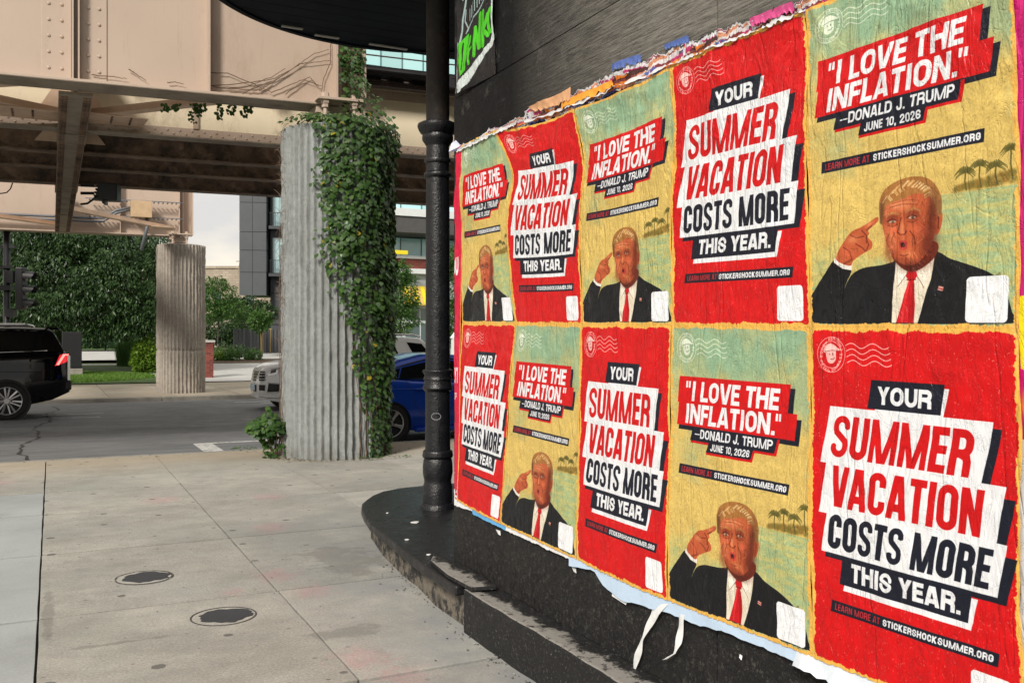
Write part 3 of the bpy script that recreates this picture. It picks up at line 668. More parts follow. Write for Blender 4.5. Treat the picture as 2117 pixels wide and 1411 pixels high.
# painted lines
b = MB()
def flat(b, pts, z): b.add([(x, y, z) for x, y in pts], [tuple(range(len(pts)))])
flat(b, [(2.12, 14.5), (2.42, 14.5), (2.42, 16.1), (2.12, 16.1)], -.116); flat(b, [(2.12, 16.1), (9, 16.1), (9, 16.24), (2.12, 16.24)], -.116)
flat(b, [(2.9, 14.35), (4.2, 14.35), (4.2, 14.47), (2.9, 14.47)], -.116)
for x0, y0 in ((-.2, 24.0), (-.3, 22.9), (4.6, 26.6), (5.2, 25.9), (8.5, 21.0), (-7, 21)): flat(b, [(x0, y0), (x0+1.3, y0), (x0+1.3, y0+.13), (x0, y0+.13)], -.116)
tag(b.build('road_marking', M_PAINT), kind='structure')
# a wandering crack, with darker sealed edges
b = MB(); pts = []; r = random.Random(5)
for k in range(46): pts.append((-.5+.045*k*.3+.10*math.sin(k*.5)+r.uniform(-.05, .05), 14.15+k*.29))
for k in range(45):
    (xa, ya), (xb, yb) = pts[k], pts[k+1]; wd = r.uniform(.012, .04); flat(b, [(xa-wd, ya), (xa+wd, ya), (xb+wd*.8, yb), (xb-wd*.8, yb)], -.117)
tag(b.build('road_crack', simple('crack_tar', (.03, .03, .032), .7)), kind='structure')
# beyond the far pavement
sheet('lawn', -40, 3.9, [37.6, 40, 44, 48, 50.5], M_LAWN, .03)
sheet('driveway', 3.9, 18, [37.6, 40, 44, 48, 51], M_PALE, .03)
sheet('planting_bed', 4.2, 18, [51, 53, 54.5], M_MULCH, .06)
sheet('far_road', -60, 60, [56, 60, 66, 68.5], M_PALE, .02)
sheet('far_path', -40, 3.9, [50.5, 51.3], M_PALE, .05)
sheet('far_lawn', -60, 20, [69, 72, 76, 84, 90], M_LAWN, .05)

# two round covers in the pavement
def cover(x, y, label, seed):
    t = thing('utility_cover', label, 'cover', (x, y, 0), group='round covers in the pavement')
    r = random.Random(seed)
    MB().lathe([(.172, -.03), (.172, .002)], 40).build('cover_plate', M_PAVE, t)
    ring = MB(); n = 48; vs = []
    for rr, z in ((.178, .0015), (.178, .004), (.186, .004), (.186, .0015)):
        for i in range(n): vs.append((rr*math.cos(i*2*math.pi/n), rr*math.sin(i*2*math.pi/n), z))
    fs = [(j*n+i, j*n+(i+1) % n, (j+1)*n+(i+1) % n, (j+1)*n+i) for j in range(3) for i in range(n) if r.random() > .06]
    ring.add(vs, fs).build('ring', simple('cover_iron', (.06, .055, .05), .6), t)
    ph_ = r.uniform(0, 6); pts = [((.143+.012*math.sin(a*.9+ph_)+.008*math.sin(a*2.3))*math.cos(a*math.pi/20)*(1+.05*r.random())+.012, (.132+.012*math.sin(a*.7+ph_*2)+.006*math.sin(a*1.9))*math.sin(a*math.pi/20)*(1+.05*r.random())) for a in range(40)]
    MB().prism(pts, .0025, .006).build('tar_patch', simple('patch_tar', (.035, .038, .045), .65, bump=.5, bs=60), t)
cover(.56, 6.69, 'round pavement cover with dark tar patch, the one nearer the road', 1)
cover(.895, 5.54, 'round pavement cover with dark tar patch, the one nearer the black step', 2)
# ------------------------------------------------------------------ the black corner building
c = Mat('black_painted_ply', (.009, .009, .010), .45, spec=.16); c.mix(c.ramp(c.noise(1.2, 6, .7, (1, 1, 1.4)), .5, .75, 0, .7), (.028, .027, .025)); c.mix(c.ramp(c.noise(4, 8, .8), .57, .60, 0, .55), (.07, .066, .06)); c.mix(c.ramp(c.noise(7, 8, .8, (1, .5, 6)), .62, .72, 0, .35), (.11, .105, .095))
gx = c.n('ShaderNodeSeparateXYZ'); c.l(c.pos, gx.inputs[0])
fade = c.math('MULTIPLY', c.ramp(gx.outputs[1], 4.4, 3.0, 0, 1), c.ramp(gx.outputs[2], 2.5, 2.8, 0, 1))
worn_glare = c.math('MULTIPLY', fade, c.ramp(c.noise(20, 9, .8, (1, .3, 6)), .40, .58, .25, 1.))
c.mix(worn_glare, (.29, .27, .24))                                                             # worn grey wood, with the sky's glare painted in as paler colour
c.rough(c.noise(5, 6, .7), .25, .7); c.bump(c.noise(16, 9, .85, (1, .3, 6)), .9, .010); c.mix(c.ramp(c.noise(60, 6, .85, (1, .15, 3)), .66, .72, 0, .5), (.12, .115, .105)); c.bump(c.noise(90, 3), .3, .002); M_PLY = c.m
c = Mat('black_rough_render', (.011, .011, .012), .5, spec=.35); c.mix(c.ramp(c.noise(48, 6, .9), .55, .60, 0, .7), (.12, .113, .10)); c.mix(c.ramp(c.noise(3, 6, .7), .5, .75, 0, .5), (.028, .026, .023)); c.rough(c.noise(12, 5), .3, .75)
c.bump(c.noise(55, 7, .85), 1., .012); c.bump(c.noise(5, 5), .4, .02); c.mix(c.ramp(c.noise(9, 7, .85, (1, 1, .4)), .62, .68, 0, .45), (.09, .075, .055)); M_BASE = c.m
c = Mat('painted_step', (.012, .012, .013), .45, spec=.35); gz = c.n('ShaderNodeSeparateXYZ'); c.l(c.g.outputs['True Normal'], gz.inputs[0]); gp_ = c.n('ShaderNodeSeparateXYZ'); c.l(c.pos, gp_.inputs[0]); bandm = c.math('MULTIPLY', c.ramp(gz.outputs[2], .4, .9), c.ramp(c.math('ADD', gp_.outputs[0], c.ramp(c.noise(6, 7, .8), .25, .75, -.09, .09)), 2.10, 2.13, 1, 0)); c.mix(bandm, (.30, .29, .27), k=.9); c.mix(c.math('MULTIPLY', c.ramp(gz.outputs[2], .4, .9), c.ramp(c.noise(22, 6, .8), .56, .60)), (.012, .012, .013)); c.mix(c.ramp(c.noise(60, 5, .85), .59, .64, 0, .8), (.22, .21, .19)); c.rough(c.noise(12, 5), .35, .8)
c.bump(c.noise(45, 8, .8), .8, .01); M_STEP = c.m
c = Mat('slab_paint', (.010, .010, .012), .3, spec=.5); c.mix(c.ramp(c.noise(5, 8, .8), .58, .70, 0, .5), (.075, .073, .07)); c.mix(c.ramp(c.noise(50, 4), .72, .75, 0, .8), (.5, .5, .47)); c.rough(c.noise(7, 7, .75), .16, .6)
c.bump(c.noise(30, 7, .75), .6, .008); M_SLAB = c.m
c = Mat('peeling_stone', (.025, .024, .024), .6); c.mix(c.ramp(c.noise(7, 6, .7), .46, .54, 0, .95), (.19, .165, .13)); c.mix(c.ramp(c.noise(11, 5, .7), .60, .66, 0, .8), (.30, .265, .22)); c.mix(c.ramp(c.noise(9, 6), .3, .42, .7, 0), (.02, .02, .02))
c.bump(c.noise(14, 8, .7), 1., .03); M_PEEL = c.m
M_SOF = simple('dark_soffit', (.005, .0065, .012), .6, var=.4, vs=3, bump=.3, bs=20, spec=.08)
M_IRON = None
c = Mat('cast_iron_paint', (.007, .0075, .01), .24, spec=.5); c.mix(c.ramp(c.noise(8, 6, .7), .55, .75, 0, .5), (.035, .03, .03)); c.bump(c.noise(75, 3, .6), .7, .006); c.bump(c.noise(9, 5), .4, .01); c.rough(c.noise(20, 4), .2, .45); M_IRON = c.m
c = Mat('rusty_iron', (.020, .016, .015), .7); c.mix(c.ramp(c.noise(14, 6, .7), .5, .7, 0, .7), (.07, .042, .03)); c.bump(c.noise(50, 6), .6, .006); M_RUST = c.m
WX = 2.2
bld = thing('corner_building', 'black-painted corner building whose long wall carries the posters', 'building', (WX, 5.19, 0))
def bb(mb, name, m, **k):
    o = mb.build(name, m, bld, **k); o.location = (-WX, -5.19, 0); return o
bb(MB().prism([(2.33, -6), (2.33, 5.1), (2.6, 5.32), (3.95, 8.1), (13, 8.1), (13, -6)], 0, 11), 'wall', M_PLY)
def panel(y0, y1, z0, z1, m=M_PLY, x0=0.): bb(MB().box((WX+x0, y0+.003, z0+.003), (2.34, y1-.003, z1-.003)), 'panel', m, bevel=.003)
for y0, y1 in ((-6, -2.2), (-2.2, .25), (.25, 2.7), (2.7, 5.19)):
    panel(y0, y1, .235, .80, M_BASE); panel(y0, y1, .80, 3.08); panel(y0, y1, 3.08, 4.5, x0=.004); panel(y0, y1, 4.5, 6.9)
# step along the wall
r = random.Random(3)
def ragged(x0, y0, y1, n, amp): return [(x0+r.uniform(-amp, amp), y0+(y1-y0)*i/n) for i in range(n+1)]
bb(MB().prism(ragged(2.03, -6, 4.66, 90, .006)+[(2.35, 4.66), (2.35, -6)], -.05, .238), 'step', M_STEP, bevel=.012)
out = [(2.0, 4.70), (2.01, 5.2), (2.035, 5.6), (2.07, 5.96), (2.12, 6.6), (2.19, 6.98), (2.25, 7.23), (2.32, 7.44), (2.42, 7.62), (2.53, 7.8), (2.67, 7.96), (2.85, 8.06), (3.13, 8.12), (3.95, 8.12)]
bb(MB().prism(out+[(2.6, 5.3), (2.34, 5.1), (2.34, 4.70)], .185, .245), 'ledge_slab', M_SLAB, bevel=.012)
inn = []
for k, (x, y) in enumerate(out): inn.append((x+.085+r.uniform(-.015, .015), y-(.07 if k > 6 else 0)))
bb(MB().prism(inn+[(2.6, 5.3), (2.34, 5.1), (2.34, 4.72)], -.05, .187), 'ledge_base', M_PEEL)
# broken plate lying at the slab's end
tag(MB().prism([(2.03, 4.55), (2.02, 4.86), (2.06, 5.22), (2.16, 5.4), (2.19, 4.9), (2.17, 4.52)], .246, .272).build('broken_plate', M_STEP, bevel=.006), 'broken black plate lying where the ledge meets the step', 'plate')
# soffit and turret over the entrance
SCX, SCY, SR, SZ = 2.78, 7.22, 1.82, 4.6
yy = SCY-SR
while yy < SCY+SR-.01:
    y1 = min(yy+.205, SCY+SR); ya, yb = yy, y1-.006
    f = lambda y: math.sqrt(max(0, SR*SR-(y-SCY)**2))
    pts = [(SCX-f(ya+(yb-ya)*k/4), ya+(yb-ya)*k/4) for k in range(5)]; pts += [(4.2 if y > 5.6 else 3.2, y) for y in (yb, ya)]
    bb(MB().prism(pts, SZ, SZ+.04), 'soffit_board', M_SOF); yy = y1
ring = MB(); n = 96; vs = []
for rr, z in ((SR-.02, SZ-.015), (SR+.035, SZ-.015), (SR+.05, SZ+.10), (SR+.01, SZ+.16), (SR-.02, SZ+.16)):
    for i in range(n): vs.append((SCX+rr*math.cos(i*2*math.pi/n), SCY+rr*math.sin(i*2*math.pi/n), z))
ring.add(vs, [(j % 5*n+i, j % 5*n+(i+1) % n, (j+1) % 5*n+(i+1) % n, (j+1) % 5*n+i) for j in range(5) for i in range(n)])
bb(ring, 'rim', M_SOF)
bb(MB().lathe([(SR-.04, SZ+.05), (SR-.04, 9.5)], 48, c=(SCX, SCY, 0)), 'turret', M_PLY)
for px, py, L in ((803, 96, .20), (676, 75, .12), (604, 56, .10)):
    p = W(px, py-4, 3*F/(705.5-py+4)); bb(MB().box((p.x-L, p.y-.02, SZ-.03), (p.x+L, p.y+.02, SZ-.02)), 'peeling_strip', simple('peel_paint', (.35, .33, .30), .7))
# the iron column
pc = W(905, 1040, 7.49)
col = thing('iron_column', 'slender black cast iron column standing on the rounded ledge', 'column', (pc.x, pc.y, .245))
K = .00394
def zz(py): return EYE+(705-py)*K-.245
def lat(prof, name, m, n=40): return MB().lathe([(wd*K/2, zz(py)) for wd, py in prof], n).build(name, m, col, angle=50)
lat([(72, 1050), (70, 1043), (64, 1038), (58, 1036)], 'foot', M_IRON)
lat([(60, 1037), (60, 1002), (57, 998), (56, 990), (59, 984), (62, 975), (62, 962), (59, 950), (56, 946), (62, 943), (64, 939), (61, 935), (62, 932), (57, 929), (53, 928)], 'base', M_IRON)
lat([(52, 930), (50, 600), (49, 420), (48, 366)], 'shaft', M_IRON)
lat([(52, 808), (58, 805), (63, 801), (60, 797), (56, 790), (56, 784), (60, 783), (58, 780), (55, 774), (62, 768), (63, 765), (60, 763), (52, 762)], 'middle_ring', M_IRON)
lat([(48, 368), (54, 367), (58, 363), (57, 359), (52, 356), (48, 355), (48, 338), (54, 337), (56, 333), (54, 329), (48, 328), (47, 300)], 'neck', M_IRON)
lat([(48, 302), (54, 297), (64, 290), (65, 283), (62, 279), (72, 275), (80, 268), (84, 262), (82, 257), (70, 254), (50, 253)], 'capital', M_IRON)
lat([(48, 256), (48, -130), (60, -135), (60, -142)], 'upper_shaft', M_RUST)
b = MB(); pts = []
for k in range(49):
    a = 2*math.pi*k/48; rad = .036+(.007*math.sin(a*13) if abs(math.sin(a)) > .72 else 0)
    pts.append((-.005+rad*math.cos(a)*1.05, rad*.75*math.sin(a)))
fwd = Vector((-SN, -CS, 0)); rt = Vector((CS, -SN, 0)); cr0 = 51*K/2
b.tube([rt*x+fwd*(math.sqrt(max(0, cr0**2-x*x))+.004)+Vector((0, 0, zz(858)+y)) for x, y in pts], .0022, 4)
b.build('scratched_doodle', simple('chalk', (.35, .34, .38), .8), col)
# small litter on the ledge
r = random.Random(8)
for k, (px, py, s, lab) in enumerate(((859, 1079, .035, 'white torn paper flake on the rounded ledge, the largest one'), (841, 1115, .018, 'small white paper flake on the ledge near its outer edge'), (886, 1146, .014, 'tiny white paper crumb on the ledge, nearest the step'), (801, 1060, .012, 'tiny white paper crumb far out on the rounded ledge'))):
    p = W(px, py, 1.355*F/(py-705)); pts = [(s*(.7+.6*r.random())*math.cos(a), s*(.6+.5*r.random())*math.sin(a)) for a in [i*math.pi/4 for i in range(8)]]
    tag(MB().prism(pts, .0, .004).build('paper_flake', simple('flake_paper', (.75, .75, .74), .7), loc=(p.x, p.y, .2465)), lab, 'litter', 'paper flakes on the ledge')

# ------------------------------------------------------------------ the posters
WP = WX-.020
def wy(px):                       # y on the wall plane seen at photo column px
    k = (px-1058.5)/F; return WP*(-SN*k+CS)/(CS*k+SN)
def wz(px, py):
    k = (px-1058.5)/F; return EYE+(705.5-py)/F*WP/(CS*k+SN)
IM_RED, IM_BEACH = to_image(make_red(), 'red_print'), to_image(make_beach(), 'beach_print')
def paper(name, im, rough=.36, scale=1.):
    c = Mat(name, (.8, .8, .8), rough, spec=.32)
    if im is not None:
        t = c.n('ShaderNodeTexImage'); t.image = im; t.interpolation = 'Cubic'; u = c.n('ShaderNodeUVMap'); u.uv_map = 'uv'; c.l(u.outputs[0], t.inputs[0]); t.extension = 'EXTEND'
        c.col = t.outputs[0]; c.l(c.col, c.b.inputs['Base Color'])
    c.vary(.06, 14, 5)
    c.rough(c.noise(6, 6, .7), .22, .50)
    w1 = c.noise(9, 4, .55, (1, 2.0, .55), dist=1.2); w2 = c.noise(30, 3, .55, (1, 3.0, .5), dist=.5)
    pz = c.n('ShaderNodeSeparateXYZ'); c.l(c.pos, pz.inputs[0]); up = c.math('MULTIPLY', c.ramp(pz.outputs[2], 1.6, 2.4, .8, 2.8), c.ramp(c.noise(1.7, 3, .5), .36, .62, .12, 1.5))
    rid = c.math('MULTIPLY', c.math('ABSOLUTE', c.math('SUBTRACT', w1, .5)), up); c.bump(rid, .42*scale, -.02); c.bump(c.math('MULTIPLY', w2, up), .16*scale, .003)
    rid2 = c.math('ABSOLUTE', c.math('SUBTRACT', c.noise(5, 5, .6, (1, 1.2, 1), dist=2.2), .5)); c.bump(c.ramp(rid2, 0, .02), .4*scale, .004)
    fl = c.math('ABSOLUTE', c.math('SUBTRACT', c.noise(2.2, 3, .5, (2.6, 2.6, .5), dist=.6), .5)); c.bump(c.ramp(fl, 0, .02), .45*scale, .005)
    return c.m
M_RED, M_BEACH = paper('red_poster_paper', IM_RED), paper('beach_poster_paper', IM_BEACH)
# one relief for the whole pasted wall, sampled by every sheet
RH, RW = 700, 1300; RY0, RY1, RZ0, RZ1 = -1.2, 5.4, .4, 3.4
def ridge(a): return 1-np.abs(a-.5)*2
big = fbm2(RH, RW, 14, 6, 51, 3)-.5; fold = ridge(fbm2(RH, RW, 26, 7, 52, 4))**5; fine = ridge(fbm2(RH, RW, 50, 26, 53, 4))**4; tinyr = fbm2(RH, RW, 150, 70, 54, 3)-.5
yyg, zzg = np.meshgrid(np.linspace(RY0, RY1, RW), np.linspace(RZ0, RZ1, RH))
loose = np.clip((zzg-2.05)/.55, 0, 1)**1.3                                              # the upper sheets hang looser
REL = .003+.008*big*(1+1.6*loose)+.0040*fold*(1+1.5*loose)+.0026*fine*(1+1.2*loose)+.0012*tinyr+.010*loose*np.sin(yyg*6+zzg*9+big*6)
REL = np.clip(REL+.012, .002, .05)
def relief(y, z):
    fx = np.clip((y-RY0)/(RY1-RY0), 0, 1)*(RW-1); fy = np.clip((z-RZ0)/(RZ1-RZ0), 0, 1)*(RH-1)
    x0 = np.minimum(fx.astype(int), RW-2); y0 = np.minimum(fy.astype(int), RH-2); fx = fx-x0; fy = fy-y0
    return (REL[y0, x0]*(1-fx)+REL[y0, x0+1]*fx)*(1-fy)+(REL[y0+1, x0]*(1-fx)+REL[y0+1, x0+1]*fx)*fy
TOP = [(952, 300), (1027, 270), (1192, 225), (1385, 136), (1659, 22), (2104, -166)]
MID = [(956, 668), (1066, 669), (1204, 671), (1390, 672), (1677, 676), (2109, 680)]
BOT = [(946, 1034), (1036, 1082), (1194, 1156), (1381, 1240), (1681, 1356), (2119, 1532)]
def curve_pt(L, k, off=(0, 0)): px, py = L[k]; return np.array([wy(px), wz(px, py)])
# how the boundary between two sheets bends below the loose top edge (metres along the wall)
BEND = [0, .0, .0, .0, .0, .0]
def sheet_grid(TL, TR, BL, BR, nu=84, nv=126, dx=0., sag_t=0., sag_b=0., seed=0, rag=.0, hl=0., hr=0.):
    r = np.random.RandomState(seed); u, v = np.meshgrid(np.linspace(0, 1, nu+1), np.linspace(0, 1, nv+1))
    P = ((1-v)[..., None]*((1-u)[..., None]*TL+u[..., None]*TR)+v[..., None]*((1-u)[..., None]*BL+u[..., None]*BR))
    y = P[..., 0]; z = P[..., 1]
    z = z-sag_t*4*u*(1-u)*(1-v)-sag_b*4*u*(1-u)*v
    # sheets pulled sideways near the top
    y = y+(hl*(1-u)+hr*u)*np.exp(-((v-.27)/.17)**2)+.0035*np.sin(v*9+seed)+.002*np.sin(v*23+seed*2)
    if rag: z = z+(r.rand(1, nu+1)-.5)*rag*(v > .985)
    X = WX-relief(y, z)-dx
    V = np.stack([X, y, z], -1).reshape(-1, 3)
    idx = np.arange((nu+1)*(nv+1)).reshape(nv+1, nu+1)
    Fq = np.stack([idx[:-1, :-1], idx[1:, :-1], idx[1:, 1:], idx[:-1, 1:]], -1).reshape(-1, 4)
    uv = np.stack([u, 1-v], -1).reshape(-1, 2)
    return V, Fq, uv
def put_sheet(name, V, Fq, uv, mat, label, cat, group=None):
    c0 = V.mean(0); me = npmesh(name, V-c0, Fq, mat, True, uv)
    o = inst(name, me, None, tuple(c0)); return tag(o, label, cat, group)
LAB_T = ['cream beach poster of a pointing man, upper row, at the wall corner', 'red summer vacation poster, upper row, second from the corner', 'cream beach poster of a pointing man, upper row, between the two red ones', 'large red summer vacation poster, upper row, left of the nearest cream one', 'largest cream beach poster of a pointing man, upper row, nearest the viewer']
LAB_B = ['red summer vacation poster, lower row, at the wall corner by the iron column', 'cream beach poster of a pointing man, lower row, second from the corner', 'red summer vacation poster, lower row, between two cream posters', 'cream beach poster of a pointing man, lower row, above the torn white ribbons', 'largest red summer vacation poster, lower row, nearest the viewer']
for k in range(5):
    red = k % 2 == 1
    a = [curve_pt(TOP, k), curve_pt(TOP, k+1), curve_pt(MID, k), curve_pt(MID, k+1)]
    V, Fq, uv = sheet_grid(*a, dx=.0025+.0012*(k % 2), sag_t=(.0, .02, .015, .005, .0)[k], seed=k+1, hl=(0, -.12, -.035, -.04, -.014)[k], hr=(-.12, -.035, -.04, -.014, .0)[k])
    put_sheet('poster', V, Fq, uv, M_RED if red else M_BEACH, LAB_T[k], 'poster', 'pasted posters in two rows')
    a = [curve_pt(MID, k), curve_pt(MID, k+1), curve_pt(BOT, k), curve_pt(BOT, k+1)]
    V, Fq, uv = sheet_grid(*a, dx=.0052+.0012*((k+1) % 2), seed=k+11, rag=.006, sag_b=(.004, .0, .006, .0, .0)[k])
    put_sheet('poster', V, Fq, uv, M_BEACH if red else M_RED, LAB_B[k], 'poster', 'pasted posters in two rows')
# narrow strips of the neighbouring bills
def strip(pxs_t, pxs_b, im, name, label, dx, nu=8, nv=150, cat='poster'):
    a = [np.array([wy(p[0]), wz(*p)]) for p in (*pxs_t, *pxs_b)]
    V, Fq, uv = sheet_grid(*a, nu=nu, nv=nv, dx=dx, seed=41); put_sheet(name, V, Fq, uv, paper(name+'_paper', im), label, cat)
strip([(940.5, 316), (957, 303)], [(938.5, 1030), (950, 1036)], to_image(make_side('left'), 'left_print'), 'magenta_bill', 'narrow crimson strip of an older bill at the wall corner', .001)
strip([(2094, -165), (2196, -200)], [(2110, 1525), (2216, 1570)], to_image(make_side('right'), 'right_print'), 'magenta_bill', 'magenta and yellow older bill at the right edge of the wall', .0, nu=24)
# pale backing left showing under the lower row
def band(name, pts_top, pts_bot, col, label, dx=.0, rag=.010, seed=1, cat='paper', im=None, rough=.5, curl=0.):
    r = random.Random(seed); n = 60; vs = []; fs = []; uvs = []
    def at(L, t):
        xs = [p[0] for p in L]; x = xs[0]+(xs[-1]-xs[0])*t
        return x, float(np.interp(x, xs, [p[1] for p in L]))
    V = []; rows = 7
    for i in range(n+1):
        t = i/n; xt, yt = at(pts_top, t); xb, yb = at(pts_bot, t)
        A = np.array([wy(xt), wz(xt, yt)]); B = np.array([wy(xb), wz(xb, yb)])
        B = B+np.array([0, r.uniform(-rag, rag)*.5+rag*mnoise.noise(Vector((t*9, seed, 0)))*1.2]); 
        if im is not None or cat == 'torn paper': A = A+np.array([0, r.uniform(-rag, rag)*.6+2.2*rag*mnoise.noise(Vector((t*7, seed+5, 0)))])
        for j in range(rows):
            q = j/(rows-1); P = A*(1-q)+B*q; x = WX-float(relief(np.array(P[0]), np.array(P[1])))-dx-curl*(q**3 if im is None else (1-q)**2)*(.6+.4*math.sin(t*50+seed))
            V.append((x, P[0], P[1])); uvs.append((t, 1-q))
    Fq = [(i*rows+j, i*rows+j+1, (i+1)*rows+j+1, (i+1)*rows+j) for i in range(n) for j in range(rows-1)]
    V = np.array(V); c0 = V.mean(0); me = npmesh(name, V-c0, Fq, paper(name+'_stock', im, rough, 1.2) if im is not None else simple(name+'_stock', col, rough, var=.08, bump=.5, bs=30), True, np.array(uvs))
    return tag(inst(name, me, None, tuple(c0)), label, cat)
band('backing_paper', [(938, 1010), (978, 1026)], [(938, 1044), (976, 1056)], (.72, .74, .78), 'short white end of backing paper under the posters at the wall corner', .001, .004, 1)
band('backing_paper', [(974, 1030), (1046, 1070)], [(976, 1062), (1046, 1096)], (.11, .38, .70), 'bright blue piece of backing paper under the lower posters', .0012, .004, 2)
band('backing_paper', [(1042, 1060), (1182, 1130)], [(1042, 1094), (1182, 1158)], (.76, .77, .80), 'thin white backing paper edge between the blue and pale blue pieces', .0006, .005, 3)
band('backing_paper', [(1176, 1120), (1235, 1155), (1280, 1180), (1380, 1215), (1560, 1290), (1700, 1345)], [(1176, 1168), (1225, 1178), (1245, 1208), (1285, 1240), (1370, 1264), (1560, 1330), (1700, 1392)], (.50, .64, .82), 'long pale blue backing paper edge above the hanging ribbons', .0016, .006, 4)
band('backing_paper', [(1650, 1320), (2180, 1530)], [(1640, 1375), (1760, 1425), (2180, 1595)], (.66, .72, .80), 'crumpled white backing paper edge at the bottom right', .001, .012, 5, curl=.03)
# torn layers along the top
IM_SCRAP = to_image(make_scrap_sheet(), 'scrap_print')
tops = [(942, 312), (1000, 290), (1060, 258), (1190, 218), (1300, 170), (1385, 134), (1500, 92), (1659, 24), (1800, -34), (2096, -158)]
def tp(x): return float(np.interp(x, [p[0] for p in tops], [p[1] for p in tops]))
def seg(x0, x1, up0, up1, dn=10): 
    xs = [x0+(x1-x0)*k/8 for k in range(9)]; return [(x, tp(x)-(up0+(up1-up0)*k/8)) for k, x in enumerate(xs)], [(x, tp(x)+dn) for x in xs]
for k, (x0, x1, u0, u1, lab) in enumerate(((942, 1092, 6, 12, 'torn black and white paper layers at the left end of the top edge'), (1088, 1245, 18, 26, 'torn orange and maroon paper layers above the second and third posters'), (1240, 1410, 28, 34, 'torn blue and silver paper layers above the third poster'), (1402, 1560, 36, 24, 'torn dark and white paper layers above the large red poster'), (1552, 1720, 22, 26, 'torn pink and white paper layers at the top right of the wall'))):
    T, B = seg(x0, x1, u0, u1); band('torn_paper', T, B, (.8, .8, .8), lab, -.001, .011, 20+k, 'torn paper', im=IM_SCRAP, curl=.008)
for k, (x0, x1, u, lab) in enumerate(((944, 1070, 6, 'white torn poster margin at the left end of the top row'), (1085, 1400, 4, 'white torn poster margin along the middle of the top row'), (1400, 1665, 5, 'white torn poster margin above the large red poster'))):
    T, B = seg(x0, x1, u*.6, u*.6, 3); band('torn_margin', T, B, (.62, .62, .64), lab, .006, .009, 40+k, 'torn paper', curl=.010)
T = [(1105, 224), (1180, 203), (1250, 178)]; B = [(1105, 238), (1180, 216), (1265, 186)]
for k, (T, B, colr, lab) in enumerate((([(1160, 214), (1270, 166)], [(1160, 228), (1275, 180)], (.85, .33, .03), 'bright orange strip in the torn layers'), ([(1272, 135), (1325, 112)], [(1272, 150), (1325, 128)], (.07, .12, .36), 'dark blue flake of old bill over the third poster'), ([(1095, 222), (1182, 180)], [(1105, 232), (1185, 206)], (.62, .33, .17), 'tan scraped bill remnant over the second poster'), ([(1370, 92), (1420, 72)], [(1372, 104), (1424, 86)], (.06, .11, .33), 'blue flake of old bill left of the large red poster'), ([(1555, 40), (1640, 4)], [(1560, 56), (1645, 22)], (.55, .06, .22), 'crimson scrap at the top of the large red poster'))):
    band('bill_scrap', T, B, colr, lab, .006, .010, 60+k, 'paper scrap', curl=.006)
# the folded tip at the corner
b = MB()
for (o, s, q) in ((0, 0, 0), (1, .008, -.01)):
    p = [W(*a, 5.55) for a in ((936, 300), (948, 294), (962, 306), (940, 318))]
    b.add([(v.x-.012*o-.01*i, v.y+q, v.z+s) for i, v in enumerate(p)], [(0, 1, 2, 3)])
tag(b.build('folded_tip', simple('tip_paper', (.55, .6, .75), .5)), 'crumpled white and blue paper tip sticking out at the wall corner', 'torn paper')
# white ribbons hanging from the lower edge
M_RIB = simple('ribbon_paper', (.72, .73, .74), .55, var=.12, vs=20, bump=.4, bs=60)
def ribbon(path, label):
    V = []; r = random.Random(len(path)); P = []
    for k in range(len(path)-1):
        for q in range(6):
            t = q/6; P.append([path[k][i]*(1-t)+path[k+1][i]*t for i in range(4)])
    P.append(list(path[-1]))
    for k, (px, py, wd, off) in enumerate(P):
        y, z = wy(px), wz(px, py); y2, z2 = wy(px+wd), wz(px+wd, py-wd*.12)
        tw = .005*math.sin(k*.45)
        V += [(WX-.014-off+tw, y, z), (WX-.014-off-tw*.5-.003, (y+y2)/2, (z+z2)/2), (WX-.014-off-tw, y2, z2)]
    Fq = [(k*3+j, k*3+j+1, (k+1)*3+j+1, (k+1)*3+j) for k in range(len(P)-1) for j in (0, 1)]
    V = np.array(V); c0 = V[0]; o = inst('paper_ribbon', npmesh('ribbon', V-c0, Fq, M_RIB, True), None, tuple(c0)); tag(o, label, 'paper ribbon', 'torn ribbons hanging from the posters')
ribbon([(1347, 1246, 40, .0), (1343, 1272, 20, .006), (1336, 1300, 9, .012), (1325, 1322, 9, .012), (1318, 1350, 11, .016), (1309, 1384, 8, .01)], 'long twisted white paper ribbon hanging from the lower poster edge, left one')
ribbon([(1399, 1266, 16, .0), (1402, 1295, 12, .006), (1400, 1330, 10, .012), (1392, 1350, 9, .012), (1375, 1362, 6, .016)], 'curled white paper ribbon hanging right of the long one')
b = MB()
for x0, y0, L in ((1260, 1224, 34), (1523, 1352, 7)):
    p = [(WX-.006-.003*i, wy(x), wz(x, y)) for i, (x, y) in enumerate(((x0, y0), (x0+L, y0+L*.5), (x0+L*.9, y0+L*.5+9), (x0+3, y0+7)))]
    b.add(p, [(0, 1, 2, 3)])
for x0, y0 in ((1020, 1094), (1176, 1172)):
    p = [(WX-.005, wy(x), wz(x, y)) for x, y in ((x0, y0), (x0+9, y0+3), (x0+10, y0+13), (x0+5, y0+10))]; b.add(p, [(0, 1, 2, 3)])
tag(b.build('paper_remnants', M_RIB), 'small white paper remnants stuck on the black wall under the posters', 'paper remnants', kind='stuff')
# graffiti sheet high at the corner
a = [np.array([wy(p[0]), wz(*p)]) for p in ((941, -40), (1018, -100), (943, 196), (1019, 152))]
V, Fq, uv = sheet_grid(*a, nu=30, nv=60, dx=-.004, seed=70)
put_sheet('graffiti_sheet', V, Fq, uv, paper('graffiti_film', to_image(make_graffiti(), 'graffiti_print')), 'graffiti panel with green hand lettering and white brush strokes, high at the corner', 'graffiti')

